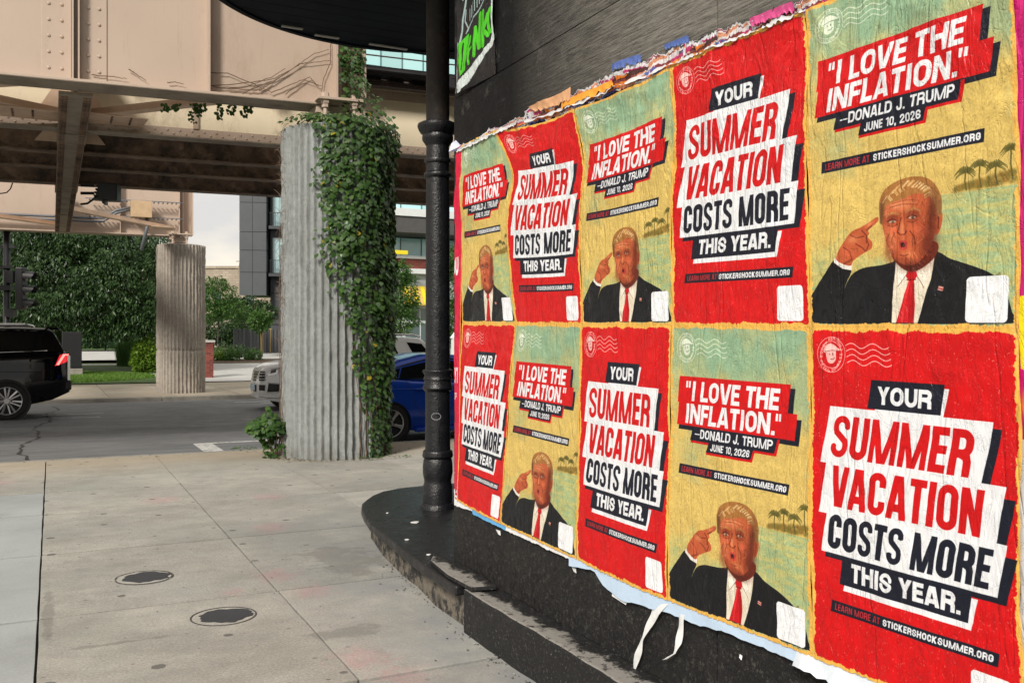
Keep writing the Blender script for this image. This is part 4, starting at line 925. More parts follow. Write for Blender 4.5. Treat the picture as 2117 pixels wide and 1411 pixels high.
# grit and paint flakes along the foot of the step
b = MB(); r = random.Random(77)
for k in range(240):
    y = r.uniform(2.2, 6.3); x0 = 2.03 if y < 4.7 else float(np.interp(y, [4.7, 5.6, 6.6], [2.09, 2.12, 2.2])); x = x0-abs(r.gauss(0, .06))-.005; s = r.uniform(.003, .011); a = r.uniform(0, 6.3)
    if r.random() < .3: x, y = r.uniform(.4, 2.), r.uniform(2.5, 9.); s *= .7
    p = [(x+s*math.cos(a+q)*r.uniform(.6, 1.2), y+s*math.sin(a+q)*r.uniform(.6, 1.2), .002+r.uniform(0, .4)*s) for q in (0, 1.6, 3.1, 4.7)]
    b.add(p+[(x, y, .002+s*.7)], [(0, 1, 4), (1, 2, 4), (2, 3, 4), (3, 0, 4)], r.choice([0, 0, 1, 2]))
tag(b.build('grit', [simple('grit_grey', (.14, .13, .12), .9), simple('grit_dark', (.03, .03, .03), .8), simple('grit_white', (.3, .3, .29), .8)]), 'grit and paint flakes along the foot of the black step', 'grit', kind='stuff')
# ------------------------------------------------------------------ the elevated railway
c = Mat('girder_paint', (.47, .37, .30), .5); c.vary(.07, .6, 5); c.mix(c.ramp(c.noise(1.1, 7, .75, (1, 1, .35)), .52, .76, 0, .5), (.26, .17, .115)); c.mix(c.ramp(c.noise(5, 6, .8, (2, 2, .12)), .58, .74, 0, .35), (.28, .17, .10)); c.mix(c.ramp(c.noise(30, 5, .8), .66, .72, 0, .6), (.2, .1, .05)); c.bump(c.noise(4, 4), .15, .01); M_GIR = c.m
c = Mat('girder_cream', (.80, .70, .52), .55); c.vary(.1, .9, 5); c.mix(c.ramp(c.noise(1.5, 7, .75, (1, 1, .5)), .52, .76, 0, .65), (.22, .13, .08)); M_CRM = c.m
c = Mat('girder_grimy', (.24, .15, .10), .65); c.mix(c.ramp(c.noise(1.6, 7, .75), .40, .62, 0, .85), (.022, .016, .013)); c.bump(c.noise(30, 5), .3, .004); M_GRM = c.m
c = Mat('flange_grimy', (.30, .25, .195), .7); c.mix(c.ramp(c.noise(2, 7, .75), .45, .7, 0, .7), (.07, .05, .04)); M_UND = c.m
M_TIE = simple('tie_timber', (.022, .021, .025), .85, var=.5, vs=3, bump=.6, bs=20)
LS, LC = -.0906, .9959
OX, OY = 3.6, 12.85
RZ = math.atan2(LS, LC)
ZB = 4.9
def MV(o, loc=(0, 0, 0)): return o
via = thing('elevated_railway', 'beige riveted steel railway viaduct crossing overhead on ribbed concrete columns', 'viaduct', (OX, OY, 0))
# inside `via`: s runs along the tracks, t across them (t is skewed a little: columns stand square to the street)
def T(s, t): return (s, t*math.cos(RZ))     # local x, y; the skew is below 0.5 percent
def sk(p): return (LC*p[0], LS*p[0]+p[1], p[2])
def sub(mb, name, m, parent=via, **k): mb.v = [sk(p) for p in mb.v]; return mb.build(name, m, parent, **k)
def rivet_mb(mb, x, y, z, r=.02, h=.013, d=(0, -1, 0), m=0):
    d = Vector(d); u = Vector((0, 0, 1)) if abs(d.z) < .9 else Vector((1, 0, 0)); a = d.cross(u).normalized(); bb_ = d.cross(a); c0 = Vector((x, y, z)); vs = []; n = 6
    for rr, hh in ((r, 0), (r*.75, h*.7)):
        for i in range(n):
            q = i*2*math.pi/n; vs.append(c0+a*math.cos(q)*rr+bb_*math.sin(q)*rr+d*hh)
    vs.append(c0+d*h); fs = [(i, (i+1) % n, n+(i+1) % n, n+i) for i in range(n)]+[(n+i, n+(i+1) % n, 2*n) for i in range(n)]
    mb.add(vs, fs, m)
# near and far edge girders: deep plate girders
def edge_girder(t0, sgn, x0, x1, name):
    g = MB(); g.box((x0, t0-.012, ZB+.03), (x1, t0+.012, ZB+2.6)); o = sub(g, 'web_plate', M_GIR)
    f = MB(); f.box((x0, t0-.25, ZB), (x1, t0+.25, ZB+.035)); f.box((x0, t0-.23, ZB+2.6), (x1, t0+.23, ZB+2.64)); sub(f, 'flange', [M_GIR], bevel=.004)
    sub(MB().box((x0+.02, t0-.246, ZB-.006), (x1-.02, t0+.246, ZB-.001)), 'flange_underside', M_UND)
    return o
edge_girder(0, -1, -20, .02, 'near'); edge_girder(17.85, 1, -20, .02, 'far')
for t0 in (0, 17.85):
    for s in (-1.72, -6.6, -8.6, -10.6, -15):
        sub(MB().box((s-.012, t0-.2, ZB+.035), (s+.012, t0-.013, ZB+2.6)), 'stiffener', M_GIR)
    sub(MB().box((-.03, t0-.21, ZB+.035), (.0, t0-.012, ZB+2.6)), 'end_plate', M_GIR)
    sub(MB().box((-.02, t0+.14, ZB+.04), (.39, t0+.16, ZB+2.6)), 'web_plate', M_GIR)
    sub(MB().box((.10, t0-.03, ZB-.0), (.14, t0+.28, ZB+2.6)), 'end_plate', M_GIR); sub(MB().box((.36, t0-.2, ZB+.05), (.40, t0+.25, ZB+2.6)), 'end_plate', M_GIR)
_r = MB(); rivet_mb(_r, 0, 0, 0, .024, .016); RIV = _r.mesh('rivet', M_GIR)
# riveted splice over the floor beam
sB = -3.33
for (a, b_) in ((-.40, -.06), (.04, .36)):
    sub(MB().box((sB+a, -.026, ZB+.036), (sB+b_, -.0125, ZB+2.6)), 'splice_plate', M_GIR, bevel=.003)
sub(MB().box((sB-.055, -.19, ZB+.036), (sB-.035, -.013, ZB+2.6)), 'stiffener', M_GIR); sub(MB().box((sB+.015, -.16, ZB+.036), (sB+.035, -.013, ZB+2.6)), 'stiffener', M_GIR)
for k in range(9):
    for ds in (-.32, -.17, .14, .27):
        inst('rivet', RIV, via, sk((sB+ds, -.027, ZB+.2+k*.205)))
for k in range(3): inst('rivet', RIV, via, sk((-.78+.24*k, -.0125, ZB+1.42)))
# floor beams running between the edge girders
M_GIR2 = simple('girder_paint_lit', (.66, .48, .35), .5, var=.15)  # brighter copy of the girder paint; missing bounce light is put into the colour
def floor_beam(s, riv):
    sub(MB().box((s-.012, .26, ZB+.02), (s+.012, 17.6, ZB+1.15)), 'beam_web', M_GRM)
    f = MB(); f.box((s-.205, .26, ZB-.055), (s+.205, 17.6, ZB-.015)); f.box((s-.205, .26, ZB+1.15), (s+.205, 17.6, ZB+1.18)); sub(f, 'beam_flange', M_UND)
    for a, b_ in ((2.8, 3.6), (8.2, 9.0), (13, 13.3)): sub(MB().box((s-.215, a, ZB-.068), (s+.215, b_, ZB-.056)), 'cover_plate', M_UND)
    if riv:
        m = MB()
        for k in range(128):
            t = .4+k*.13
            for dx in (-.165, -.12, .12, .165): rivet_mb(m, s+dx, t, ZB-.056, .034, .03, (0, 0, -1))
        tag(sub(m, 'rivets', M_GRM), kind='stuff')
        m = MB()
        for k in range(90):
            for z in (ZB+.09, ZB+1.05): rivet_mb(m, s+.012, .5+k*.19, z, .02, .012, (1, 0, 0))
        tag(sub(m, 'rivets', M_GRM), kind='stuff')
floor_beam(sB, True); floor_beam(-7.2, False); floor_beam(-11.2, False); floor_beam(-15.2, False)
# stringers under the tracks
for k, t in enumerate((2.8, 4.7, 6.3, 8.3)):
    m = M_CRM if k == 0 else M_GRM
    sub(MB().box((-20, t-.01, ZB+.01), (16, t+.01, ZB+1.10)), 'stringer_web', m)
    f = MB(); f.box((-20, t-.15, ZB-.01), (16, t+.15, ZB+.012)); f.box((-20, t-.15, ZB+1.10), (16, t+.15, ZB+1.215)); sub(f, 'stringer_flange', M_GRM if k else M_UND)
    a = MB()
    a.box((-20, t-.03, ZB+.012), (16, t-.0105, ZB+.17)); a.box((-20, t-.03, ZB+.95), (16, t-.0105, ZB+1.099)); sub(a, 'angle_leg', M_GIR if k == 0 else M_GRM)
    rv = MB()
    for i in range(140):
        s = -14+i*.19
        for q, z in ((0, ZB+.07), (1, ZB+.125), (0, ZB+1.055), (1, ZB+1.0)): rivet_mb(rv, s+q*.095, t-.03, z, .02, .014)
    tag(sub(rv, 'rivets', M_GIR if k == 0 else M_GRM), kind='stuff')
    for s in (-13, -9, -5, -1.5, 1.2, 4.6, 8): sub(MB().box((s-.04, t-.05, ZB+.17), (s+.04, t-.0105, ZB+.95)), 'stringer_stiffener', M_GIR if k == 0 else M_GRM)
# horizontal bracing and gussets
for a, b_ in (((sB-.1, 2.5), (sB-3.6, .3)), ((sB+.1, 2.5), (-1.0, .3)), ((sB-.1, .3), (sB-3.4, 2.6)), ((sB+.15, 13.6), (-.25, 17.3)), ((sB-.1, 17.3), (sB-3.5, 14.2))):
    m = MB(); m.bar((a[0], a[1], ZB+.14), (b_[0], b_[1], ZB+.14), .17, .02); m.bar((a[0], a[1], ZB+.20), (b_[0], b_[1], ZB+.20), .02, .12); sub(m, 'brace', M_GIR2)
for s, t, w_, d_ in ((sB-.55, 2.35, .5, .4), (sB+.55, 2.35, .5, .4), (-1.0, .5, .35, .25), (-.6, 16.6, .35, .4), (sB-3.3, .5, .4, .25)):
    sub(MB().prism([(s-w_, t-d_), (s+w_, t-d_*.6), (s+w_*.9, t+d_), (s-w_, t+d_*.8)], ZB+.112, ZB+.125), 'gusset_plate', M_GIR2)
m = MB()
for s, t in ((-.9, .45), (-.75, .5), (-1.1, .55), (sB-3.2, .45), (sB-3.35, .55), (sB-3.1, .6)): rivet_mb(m, s, t, ZB+.11, .025, .015, (0, 0, -1))
for k in range(6):
    for q in (-.9, -.6, .6, .9): rivet_mb(m, sB+q*.9, 2.1+k*.09, ZB+.11, .022, .014, (0, 0, -1))
tag(sub(m, 'rivets', M_GRM), kind='stuff')
# ties, running timbers, rails and railing
TIE = MB().box((-.13, 0, 0), (.13, 6.3, .16)).mesh('tie', M_TIE)
TIEL = MB().box((-.11, 0, 0), (.11, 6.75, .16)).mesh('tie_long', M_TIE)
for k in range(80):
    s = -17+k*.40; long_ = k % 4 == 1
    inst('tie', TIEL if long_ else TIE, via, sk((s, 2.2 if long_ else 2.58, ZB+1.127)))
for t, z0, z1 in ((2.5, ZB+1.29, ZB+1.45), (8.7, ZB+1.29, ZB+1.45)): sub(MB().box((-18, t, z0), (16, t+.22, z1)), 'running_timber', M_TIE)
sub(MB().box((-18, 2.2, ZB+1.29), (16, 2.48, ZB+1.33)), 'walkway_board', M_TIE)
M_RAIL = simple('rail_steel', (.07, .05, .045), .5)
for t in (3.1, 4.5, 6.6, 8.0):
    m = MB(); m.box((-18, t-.03, ZB+1.29), (16, t+.03, ZB+1.42)); sub(m, 'rail', M_RAIL)
for k in range(10):
    s = -15+k*3.05; m = MB(); m.bar((s, 2.3, ZB+1.1), (s, 2.7, ZB+1.2), .08, .08); sub(m, 'bracket', M_TIE)
m = MB()
for z in (ZB+1.58, ZB+1.72, ZB+1.9): m.tube([(-16+i*4, 2.34, z-.015*(i % 2)) for i in range(9)], .013, 5)
sub(m, 'cable', M_RAIL)
for s in (-13, -6.2, 1.05, 7.5): sub(MB().box((s-.045, 2.3, ZB+1.3), (s+.045, 2.39, ZB+2.4)), 'railing_post', M_TIE)
m = MB()
for k in range(3): m.tube([(.9+.05*k, 2.45, ZB+1.2-.05*k), (3, 2.45, ZB+1.13-.03*k), (6, 2.4, ZB+1.17-.05*k), (9, 2.45, ZB+1.12)], .02, 5)
sub(m, 'cable', M_RAIL)
# bearings on the columns
def bearing(t0, parent=via):
    m = MB(); m.box((-.36, t0-.26, 4.56), (.28, t0+.26, 4.63)); m.box((-.27, t0-.2, 4.63), (.2, t0+.2, 4.70)); m.box((-.24, t0-.24, 4.70), (.17, t0+.24, 4.79)); m.box((-.31, t0-.22, 4.79), (.24, t0+.22, ZB-.008)); m.box((-.34, t0-.44, 4.93), (.30, t0-.252, 4.97))
    sub(m, 'bearing', M_GIR, bevel=.006)
    for s in (-.22, .18):
        m = MB(); m.lathe([(.028, 4.55), (.028, 5.0), (.025, 5.04)], 8, c=(s, t0-.36, 0)); m.lathe([(.058, 4.88), (.066, 4.9), (.066, 4.928)], 6, c=(s, t0-.36, 0)); m.lathe([(.05, 4.83), (.05, 4.875)], 6, c=(s, t0-.36, 0)); m.lathe([(.055, 4.971), (.05, 5.03)], 6, c=(s, t0-.36, 0))
        sub(m, 'anchor_bolt', M_GIR)
bearing(0); bearing(17.85)
# conduit, ladder tray and junction box on the far girder
M_CON = simple('conduit_grey', (.13, .14, .16), .4)
m = MB()
for k in range(2): m.tube([(-18, 17.55, ZB+.34+.1*k), (-2.6, 17.55, ZB+.34+.1*k), (-2.2, 17.55, ZB+.36+.1*k), (-1.85, 17.5, ZB+.62+.08*k), (-1.45, 17.5, ZB+.75+.06*k)], .04, 8)
m.tube([(-.98, 17.45, ZB+.55), (-.98, 17.4, ZB+.2), (-1.15, 17.3, ZB-.5)], .055, 8); sub(m, 'conduit', M_CON, smooth=True)
sub(MB().box((-1.45, 17.25, ZB+.5), (-.85, 17.6, ZB+1.0)), 'junction_box', simple('box_beige', (.50, .36, .22), .5), bevel=.01)
m = MB()
for z in (ZB+.52, ZB+1.02):
    m.box((-2.7, 17.5, z), (.1, 17.53, z+.025))
    for k in range(20): m.box((-2.6+k*.13, 17.5, z-.03), (-2.56+k*.13, 17.7, z-.005))
sub(m, 'ladder_tray', M_CON)
# floodlight hung from the floor beam
p = W(216, 398, 17.6)
fl = thing('floodlight', 'black floodlight bracketed to the riveted floor beam', 'floodlight', p, RZ-.1)
M_BLK = simple('black_casting', (.012, .013, .016), .45)
MB().prism([(-.10, -.13), (.24, -.15), (.28, .15), (-.08, .15)], -.16, .17).build('housing', M_BLK, fl, bevel=.02)
m = MB()
for k in range(5): m.box((-.19+.015*k, -.12, -.15+.06*k), (-.07, .12, -.12+.06*k))
m.build('cooling_fin', M_BLK, fl); MB().prism([(-.02, -.16), (.04, -.16), (.04, .16), (-.02, .16)], -.22, -.165).build('visor', M_BLK, fl)
m = MB(); m.tube([(-.42, 0, .12), (-.18, 0, .12)], .03, 6); m.tube([(-.42, 0, -.03), (-.18, 0, -.02)], .03, 6); m.tube([(-.42, 0, -.24), (-.3, 0, -.22), (-.2, 0, -.14), (-.12, 0, -.05)], .022, 6); m.build('bracket', M_BLK, fl)
p = W(8, 380, 15.5)
m = MB(); m.tube([W(26+x, 378+y, 17.5) for x, y in ((0, 0), (-4, 12), (-12, 20), (-24, 22), (-40, 18))], .012, 5); sub_o = m.build('hanging_wire', M_RAIL); tag(sub_o, 'thin dark wire looping under the left part of the viaduct', 'wire')

# ------------------------------------------------------------------ ribbed concrete columns
c = Mat('ribbed_concrete', (.36, .385, .385), .85); c.vary(.16, .9, 6, (1, 1, .3)); c.vary(.22, 14, 5); c.mix(c.ramp(c.noise(1.4, 6, .7, (1, 1, .25)), .52, .72, 0, .55), (.20, .185, .16))
sz_ = c.n('ShaderNodeSeparateXYZ'); c.l(c.pos, sz_.inputs[0]); c.mix(c.ramp(c.noise(26, 6, .8), .56, .66, 0, .55), (.24, .24, .225)); c.mix(c.math('MULTIPLY', c.ramp(sz_.outputs[2], .0, .35, .6, 0), c.ramp(c.noise(6, 4), .3, .7)), (.17, .15, .12)); c.bump(c.noise(42, 7, .8), 1., .03); M_RIB1 = c.m
c = Mat('ribbed_concrete_brown', (.36, .325, .285), .9); c.vary(.3, 1.2, 6, (1, 1, .3)); c.vary(.25, 12, 5); c.mix(c.ramp(c.noise(1.0, 6, .7), .5, .7, 0, .4), (.20, .16, .13)); c.bump(c.noise(30, 7, .75), .9, .02); M_RIB2 = c.m
def ribbed(name, x, y, z1, m, ribs, rows, label, seed):
    t = thing('concrete_column', label, 'column', (x, y, 0), group='ribbed concrete viaduct columns'); R = .69
    n = ribs*10; zs = np.linspace(-.15, z1, rows+1); th = np.arange(n)*2*math.pi/n
    prof = np.array([0, .02, .1, .7, 1.0, .92, .25, .05, 0, 0])
    rr = np.random.RandomState(seed); jag = fbm2(rows+1, n, ribs*2, rows/3, seed, 3)-.5; jag2 = fbm2(rows+1, n, n/5, rows/4.5, seed+1, 3)-.5; spall = np.clip(fbm2(rows+1, n, ribs, rows/8, seed+2, 3)-.56, 0, 1)*2.0
    P = prof[np.arange(n) % 10][None]*np.ones((rows+1, 1)); H = .056*np.clip(P*(1+.85*jag2), 0, 1.2)*(1-.3*spall)+.003*jag2
    joint = np.abs(zs-1.34) < .014; H[joint] -= .045
    Rr = R-.01+H
    shift = 0*(jag2[:, :]*.5*P)*(2*math.pi/n)
    A = th[None]+shift
    V = np.stack([Rr*np.cos(A), Rr*np.sin(A), zs[:, None]*np.ones((1, n))], -1).reshape(-1, 3); idx = np.arange((rows+1)*n).reshape(rows+1, n); nx_ = np.roll(idx, -1, 1)
    Fq = np.stack([idx[:-1], nx_[:-1], nx_[1:], idx[1:]], -1).reshape(-1, 4)
    inst('shaft', npmesh('shaft', V, Fq, m, False), t)
    b = MB(); b.lathe([(R-.02, z1-.06), (R+.01, z1-.01), (R-.05, z1+.02)], 60); b.build('cap', m, t); return t
ribbed('near', 3.6, 12.85, 4.55, M_RIB1, 44, 150, 'near pale ribbed concrete column half covered with ivy', 3)
ribbed('far', 3.66, 30.7, 4.62, M_RIB2, 40, 90, 'far brownish ribbed concrete column on the other pavement', 9)
# ------------------------------------------------------------------ ivy
def leafmat(name, col, col2, rough=.42, trans=.18):
    c = Mat(name, col, rough, spec=.35); o = c.n('ShaderNodeNewGeometry')
    c.mix(c.ramp(o.outputs['Random Per Island'], 0, 1, 0, 1), col2); c.vary(.3, 1.7, 4)
    tr = c.n('ShaderNodeBsdfTranslucent'); tr.inputs[0].default_value = (col[0]*2.2, col[1]*2.2, col[2]*1.2, 1); ms = c.n('ShaderNodeMixShader'); ms.inputs[0].default_value = trans
    out = [x for x in c.t.nodes if x.type == 'OUTPUT_MATERIAL'][0]; c.l(c.b.outputs[0], ms.inputs[1]); c.l(tr.outputs[0], ms.inputs[2]); c.l(ms.outputs[0], out.inputs[0]); return c.m
M_IVY = leafmat('ivy_leaf', (.020, .060, .013), (.07, .14, .03), .5, .25); M_IVYP = leafmat('ivy_leaf_pale', (.06, .11, .055), (.11, .17, .085), .35)
M_IVYY = leafmat('ivy_leaf_yellow', (.30, .24, .02), (.2, .2, .03)); M_STEM = simple('vine_stem', (.13, .085, .055), .8)
LEAF = np.array([(0, 0, 0), (-.42, -.18, .02), (-.46, -.55, .02), (0, -1.1, -.08), (.46, -.55, .02), (.42, -.18, .02), (0, -.5, .09)], np.float32)
LF = [(0, 1, 6), (1, 2, 6), (2, 3, 6), (3, 4, 6), (4, 5, 6), (5, 0, 6)]
def leaf_me(m): return MB().add([tuple(v) for v in LEAF], LF).mesh('leaf', m)
LM = [leaf_me(M_IVY), leaf_me(M_IVYP), leaf_me(M_IVYY)]
def frames(nrm, roll, droop):
    """rotation whose z is the outward normal tipped up and -y hangs down"""
    z = Vector(nrm); z = (z+Vector((0, 0, droop))).normalized(); y = Vector((0, 0, 1))-z*z.z; y.normalize(); x = y.cross(z)
    M = Matrix((x, y, z)).transposed(); return M @ Matrix.Rotation(roll, 3, 'Z')
def leaf_cloud(pts, name, mat, parent):
    """pts: (pos, Matrix3, size)"""
    V = []; Fs = []
    B = LEAF
    for p, M, s in pts: V.append(B @ np.array(M).T*s+np.array(p))
    n = len(pts); V = np.concatenate(V); f = np.array(LF); Fq = (f[None]+7*np.arange(n)[:, None, None]).reshape(-1, 3)
    o = inst(name, npmesh(name, V, Fq, mat), parent); return tag(o, kind='stuff')
r = random.Random(12)
CXI, CYI = 3.6, 12.85
ivy = thing('ivy', 'green climbing ivy hanging over the right side of the near column', 'ivy', (CXI, CYI, 0))
view = math.atan2(-CYI, -CXI)            # direction from the column to the viewer
def surf(ph, z, off): a = view+ph; return Vector((math.cos(a)*(.74+off), math.sin(a)*(.74+off), z)), Vector((math.cos(a), math.sin(a), 0))
# ph > 0 turns towards the right-hand side of the picture
def left_edge(z):   # sin of the angle where the ivy begins
    return float(np.interp(z, [0, .45, .8, 1.3, 1.75, 2.1, 2.6, 3.3, 4.6], [.66, .62, .46, .34, .34, .14, -.18, -.24, -.34]))
items = []
tries = 0
while len(items) < 13500 and tries < 160000:
    tries += 1
    ph = r.uniform(-.5, 3.3); z = r.uniform(.02, 4.62); sx_ = math.sin(ph) if ph < math.pi/2 else 2
    e = left_edge(z); d = sx_-e+.05*math.sin(z*7)+r.gauss(0, .05)
    if d < 0: continue
    dens = min(1, .32+d*1.3)
    if z < .5: dens *= .45+z
    if .0 < sx_ < .62: dens *= .55+.45*(math.sin(ph*34+z*1.5) > -.4)*(mnoise.noise(Vector((ph*3, z*1.5, 2))) > -.2)
    hole = mnoise.noise(Vector((ph*2.2, z*2.6, 5)))+.5*mnoise.noise(Vector((ph*6, z*6, 9)))
    if hole < -.2 and r.random() < .5: continue
    if r.random() > dens: continue
    thick = .03+max(0, hole)*.10+(.14 if z > 1.1 else .04)*min(1, max(0, d*1.1))*(.55+.45*math.sin(z*2.2+1)*math.cos(ph*3))*(1 if z > .4 else .3)
    off = thick*r.random()**.6
    p, nr = surf(ph, z, off); items.append((p, nr, off/thick, d))
# crown on the top of the column and up the end of the girder
for k in range(900):
    a = r.uniform(-1.2, 3.); rad = r.uniform(.1, .8); p = Vector((math.cos(view+a)*rad, math.sin(view+a)*rad, 4.62+r.uniform(-.04, .16)*(1.2-rad))); items.append((p, Vector((math.cos(view+a), math.sin(view+a), .8)).normalized(), r.random(), .5))
def girder_pt(s, t, z): return Vector((LC*s-LS*t*0+0, LS*s+t, z))
for k in range(620):
    z = 4.65+r.random()**1.2*2.0; wdt = .18 if z > 5.3 else .16+.5*(5.3-z)/.65
    s = .18+r.uniform(-.16, wdt); p = girder_pt(s, -.16-r.random()*.18*(1.6 if z < 5.3 else .5), z); items.append((p, Vector((.2, -1, .2)).normalized(), r.random(), .5))
big_, rest, restp, resty = [], [], [], []
random.Random(1).shuffle(items)
items.sort(key=lambda q: -q[2]*(q[0].dot(Vector((-CXI, -CYI, 0)).normalized()) > -.25))
nbig = 0
for i, (p, nr, o_, d) in enumerate(items):
    M = frames(nr+Vector((r.uniform(-.5, .5), r.uniform(-.5, .5), 0)), r.uniform(-.7, .7), r.uniform(.1, .9)); s = r.uniform(.045, .085) if o_ > .5 else r.uniform(.035, .065)
    if i < 296:
        mi = 0 if r.random() < .62 else 1
        if r.random() < .008: mi = 2
        o = inst('leaf', LM[mi], ivy, p, M.to_euler(), (s*1.2,)*3)
    else:
        q = r.random(); (resty if q < .004+.06*(mnoise.noise(p*2.2) > .42) else restp if q < .14 else rest).append((p, M, s))
leaf_cloud(rest, 'foliage', M_IVY, ivy); leaf_cloud(restp, 'foliage', M_IVYP, ivy); leaf_cloud(resty, 'foliage', M_IVYY, ivy)
m = MB()
for k in range(34):
    ph = r.uniform(.35, 2.2) if k > 8 else r.uniform(-1.55, -1.1); z0, z1 = r.choice([(.0, 4.5), (.02, 3.2), (.02, 2.)]) if k > 8 else (0.02, r.uniform(2.5, 4.6))
    pts = []
    for j in range(26): z = z0+(z1-z0)*j/25; ph += r.uniform(-.05, .05); pts.append(surf(ph, z, .01+r.uniform(0, .02))[0])
    m.tube(pts, .009 if k > 8 else .003, 4, r1=.002)
for k in range(60):    # little tendrils along the left edge and rim
    z = r.uniform(1.5, 4.6); ph = r.uniform(-1.5, -1.05); p0 = surf(ph, z, .0)[0]; p1 = surf(ph-.1, z+r.uniform(-.15, .15), r.uniform(.03, .1))[0]; m.tube([p0, (p0+p1)/2+Vector((0, 0, .02)), p1], .004, 3, r1=.002)
tag(m.build('stem', M_STEM, ivy), kind='stuff')
# bare vines on the near girder and a few hanging sprigs
m = MB(); r = random.Random(21)
def gp(px, py):   # on the near web
    k = (px-1058.5)/F; dx, dy = CS*k+SN, -SN*k+CS; Y = (OY-.05+0.0906*OX)/(dy+.0906*dx)   # plane of the web
    return Vector((dx*Y, dy*Y, EYE+(705.5-py)/F*Y))
for path in ([(437, 150), (470, 152), (520, 172), (560, 190)], [(437, 178), (500, 172), (560, 165), (610, 140), (650, 110), (680, 103)], [(440, 180), (500, 182), (560, 160), (590, 142)], [(535, 187), (580, 160), (620, 132), (655, 128), (682, 126)], [(560, 192), (600, 175), (640, 160), (660, 180)], [(590, 195), (630, 165), (665, 178)], [(684, 80), (683, 130), (670, 160), (664, 190)], [(190, 155), (230, 158), (262, 163)], [(265, 143), (285, 155), (302, 167)], [(345, 171), (362, 170), (380, 174)], [(470, 183), (530, 187), (560, 168)], [(500, 195), (520, 184), (548, 187)]):
    pts = []
    for k in range(len(path)-1):
        for q in range(6): t = q/6; pts.append(gp(path[k][0]*(1-t)+path[k+1][0]*t+r.uniform(-1, 1), path[k][1]*(1-t)+path[k+1][1]*t+r.uniform(-1, 1)))
    pts.append(gp(*path[-1])); m.tube(pts, .007, 4, r1=.004)
tag(m.build('bare_vine', M_STEM), 'bare brown vine stems creeping across the near girder plate', 'vine')
sp = thing('hanging_ivy', 'small ivy sprigs dangling below the near girder', 'ivy', W(460, 230, 12.9)); o0 = Vector(sp.location); L = []; m = MB()
for px, ln in ((343, 12), (365, 10), (397, 34), (404, 20), (418, 14), (452, 26), (480, 18), (508, 22), (515, 16)):
    top = W(px, 214, 12.9)-o0; pts = []
    for k in range(6):
        p = top+Vector((r.uniform(-.02, .02), 0, -k/5*ln*.0075)); pts.append(p)
        for q in range(3): L.append((p+Vector((r.uniform(-.05, .05), r.uniform(-.04, .04), 0)), frames(Vector((r.uniform(-.6, .6), -1, 0)).normalized(), r.uniform(-.6, .6), .3), r.uniform(.03, .06)))
    m.tube(pts, .004, 3)
leaf_cloud(L, 'foliage', M_IVY, sp); tag(m.build('stem', M_STEM, sp), kind='stuff')

# knee brackets and small fittings where the floor beam meets the first stringer
for t, hgt_ in ((2.5, .9), (.5, .9), (4.3, .7)):
    sub(MB().add([(sB+.03, t-.0, ZB+.1), (sB+.55, t, ZB+.1), (sB+.03, t, ZB+.1+hgt_), (sB+.03, t+.015, ZB+.1), (sB+.55, t+.015, ZB+.1), (sB+.03, t+.015, ZB+.1+hgt_)], [(0, 1, 2), (3, 5, 4), (0, 3, 4, 1), (1, 4, 5, 2), (0, 2, 5, 3)]), 'knee_plate', M_GIR2)
    sub(MB().add([(sB-.03, t-.0, ZB+.1), (sB-.55, t, ZB+.1), (sB-.03, t, ZB+.1+hgt_), (sB-.03, t+.015, ZB+.1), (sB-.55, t+.015, ZB+.1), (sB-.03, t+.015, ZB+.1+hgt_)], [(0, 2, 1), (3, 4, 5), (0, 1, 4, 3), (1, 2, 5, 4), (0, 3, 5, 2)]), 'knee_plate', M_GIR2)
m = MB()
for q in (-1, 1):
    for i in range(9):
        rivet_mb(m, sB+q*(.07+.05*i), .5, ZB+.14, .018, .012); rivet_mb(m, sB+q*.07, .5, ZB+.2+.08*i, .018, .012); rivet_mb(m, sB+q*(.07+.05*i), 2.5, ZB+.14, .018, .012); rivet_mb(m, sB+q*.07, 2.5, ZB+.2+.08*i, .018, .012)
tag(sub(m, 'rivets', M_GRM), kind='stuff')
# ------------------------------------------------------------------ plants
def cards(blobs, n, size, seed, droop=.4, asp=.42, surf_bias=.45, zmin=None):
    """n small folded leaf sprays through ellipsoids (x,y,z,rx,ry,rz,weight)"""
    r = np.random.RandomState(seed); W_ = np.array([b[6] for b in blobs], float); W_ /= W_.sum(); ch = r.choice(len(blobs), n, p=W_); B = np.array([b[:6] for b in blobs])[ch]
    d = r.randn(n, 3); d /= np.linalg.norm(d, axis=1)[:, None]; q = (surf_bias+(1-surf_bias)*r.rand(n)**.5)[:, None]; q *= (1+.22*np.sin(d[:, :1]*7+B[:, :1]*3)*np.sin(d[:, 2:3]*8+B[:, 1:2]*2))
    P = B[:, :3]+d*q*B[:, 3:6]
    ax = d*np.array([1, 1, .25])+r.randn(n, 3)*.55; ax[:, 2] -= droop; ax /= np.linalg.norm(ax, axis=1)[:, None]
    sd_ = np.cross(ax, np.array([0, 0, 1.])+r.randn(n, 3)*.45); sd_ /= np.linalg.norm(sd_, axis=1)[:, None]+1e-6; nr = np.cross(sd_, ax)
    s = size*(.6+.8*r.rand(n))[:, None]; w_ = s*asp/2
    # a leaf: base, left, tip, right with a slight fold
    V = np.stack([P, P+ax*s*.45+sd_*w_+nr*s*.06, P+ax*s, P+ax*s*.45-sd_*w_+nr*s*.06], 1)
    if zmin is not None:
        keep = P[:, 2] > zmin; V = V[keep]
    V = V.reshape(-1, 3); return V, np.arange(len(V)).reshape(-1, 4)
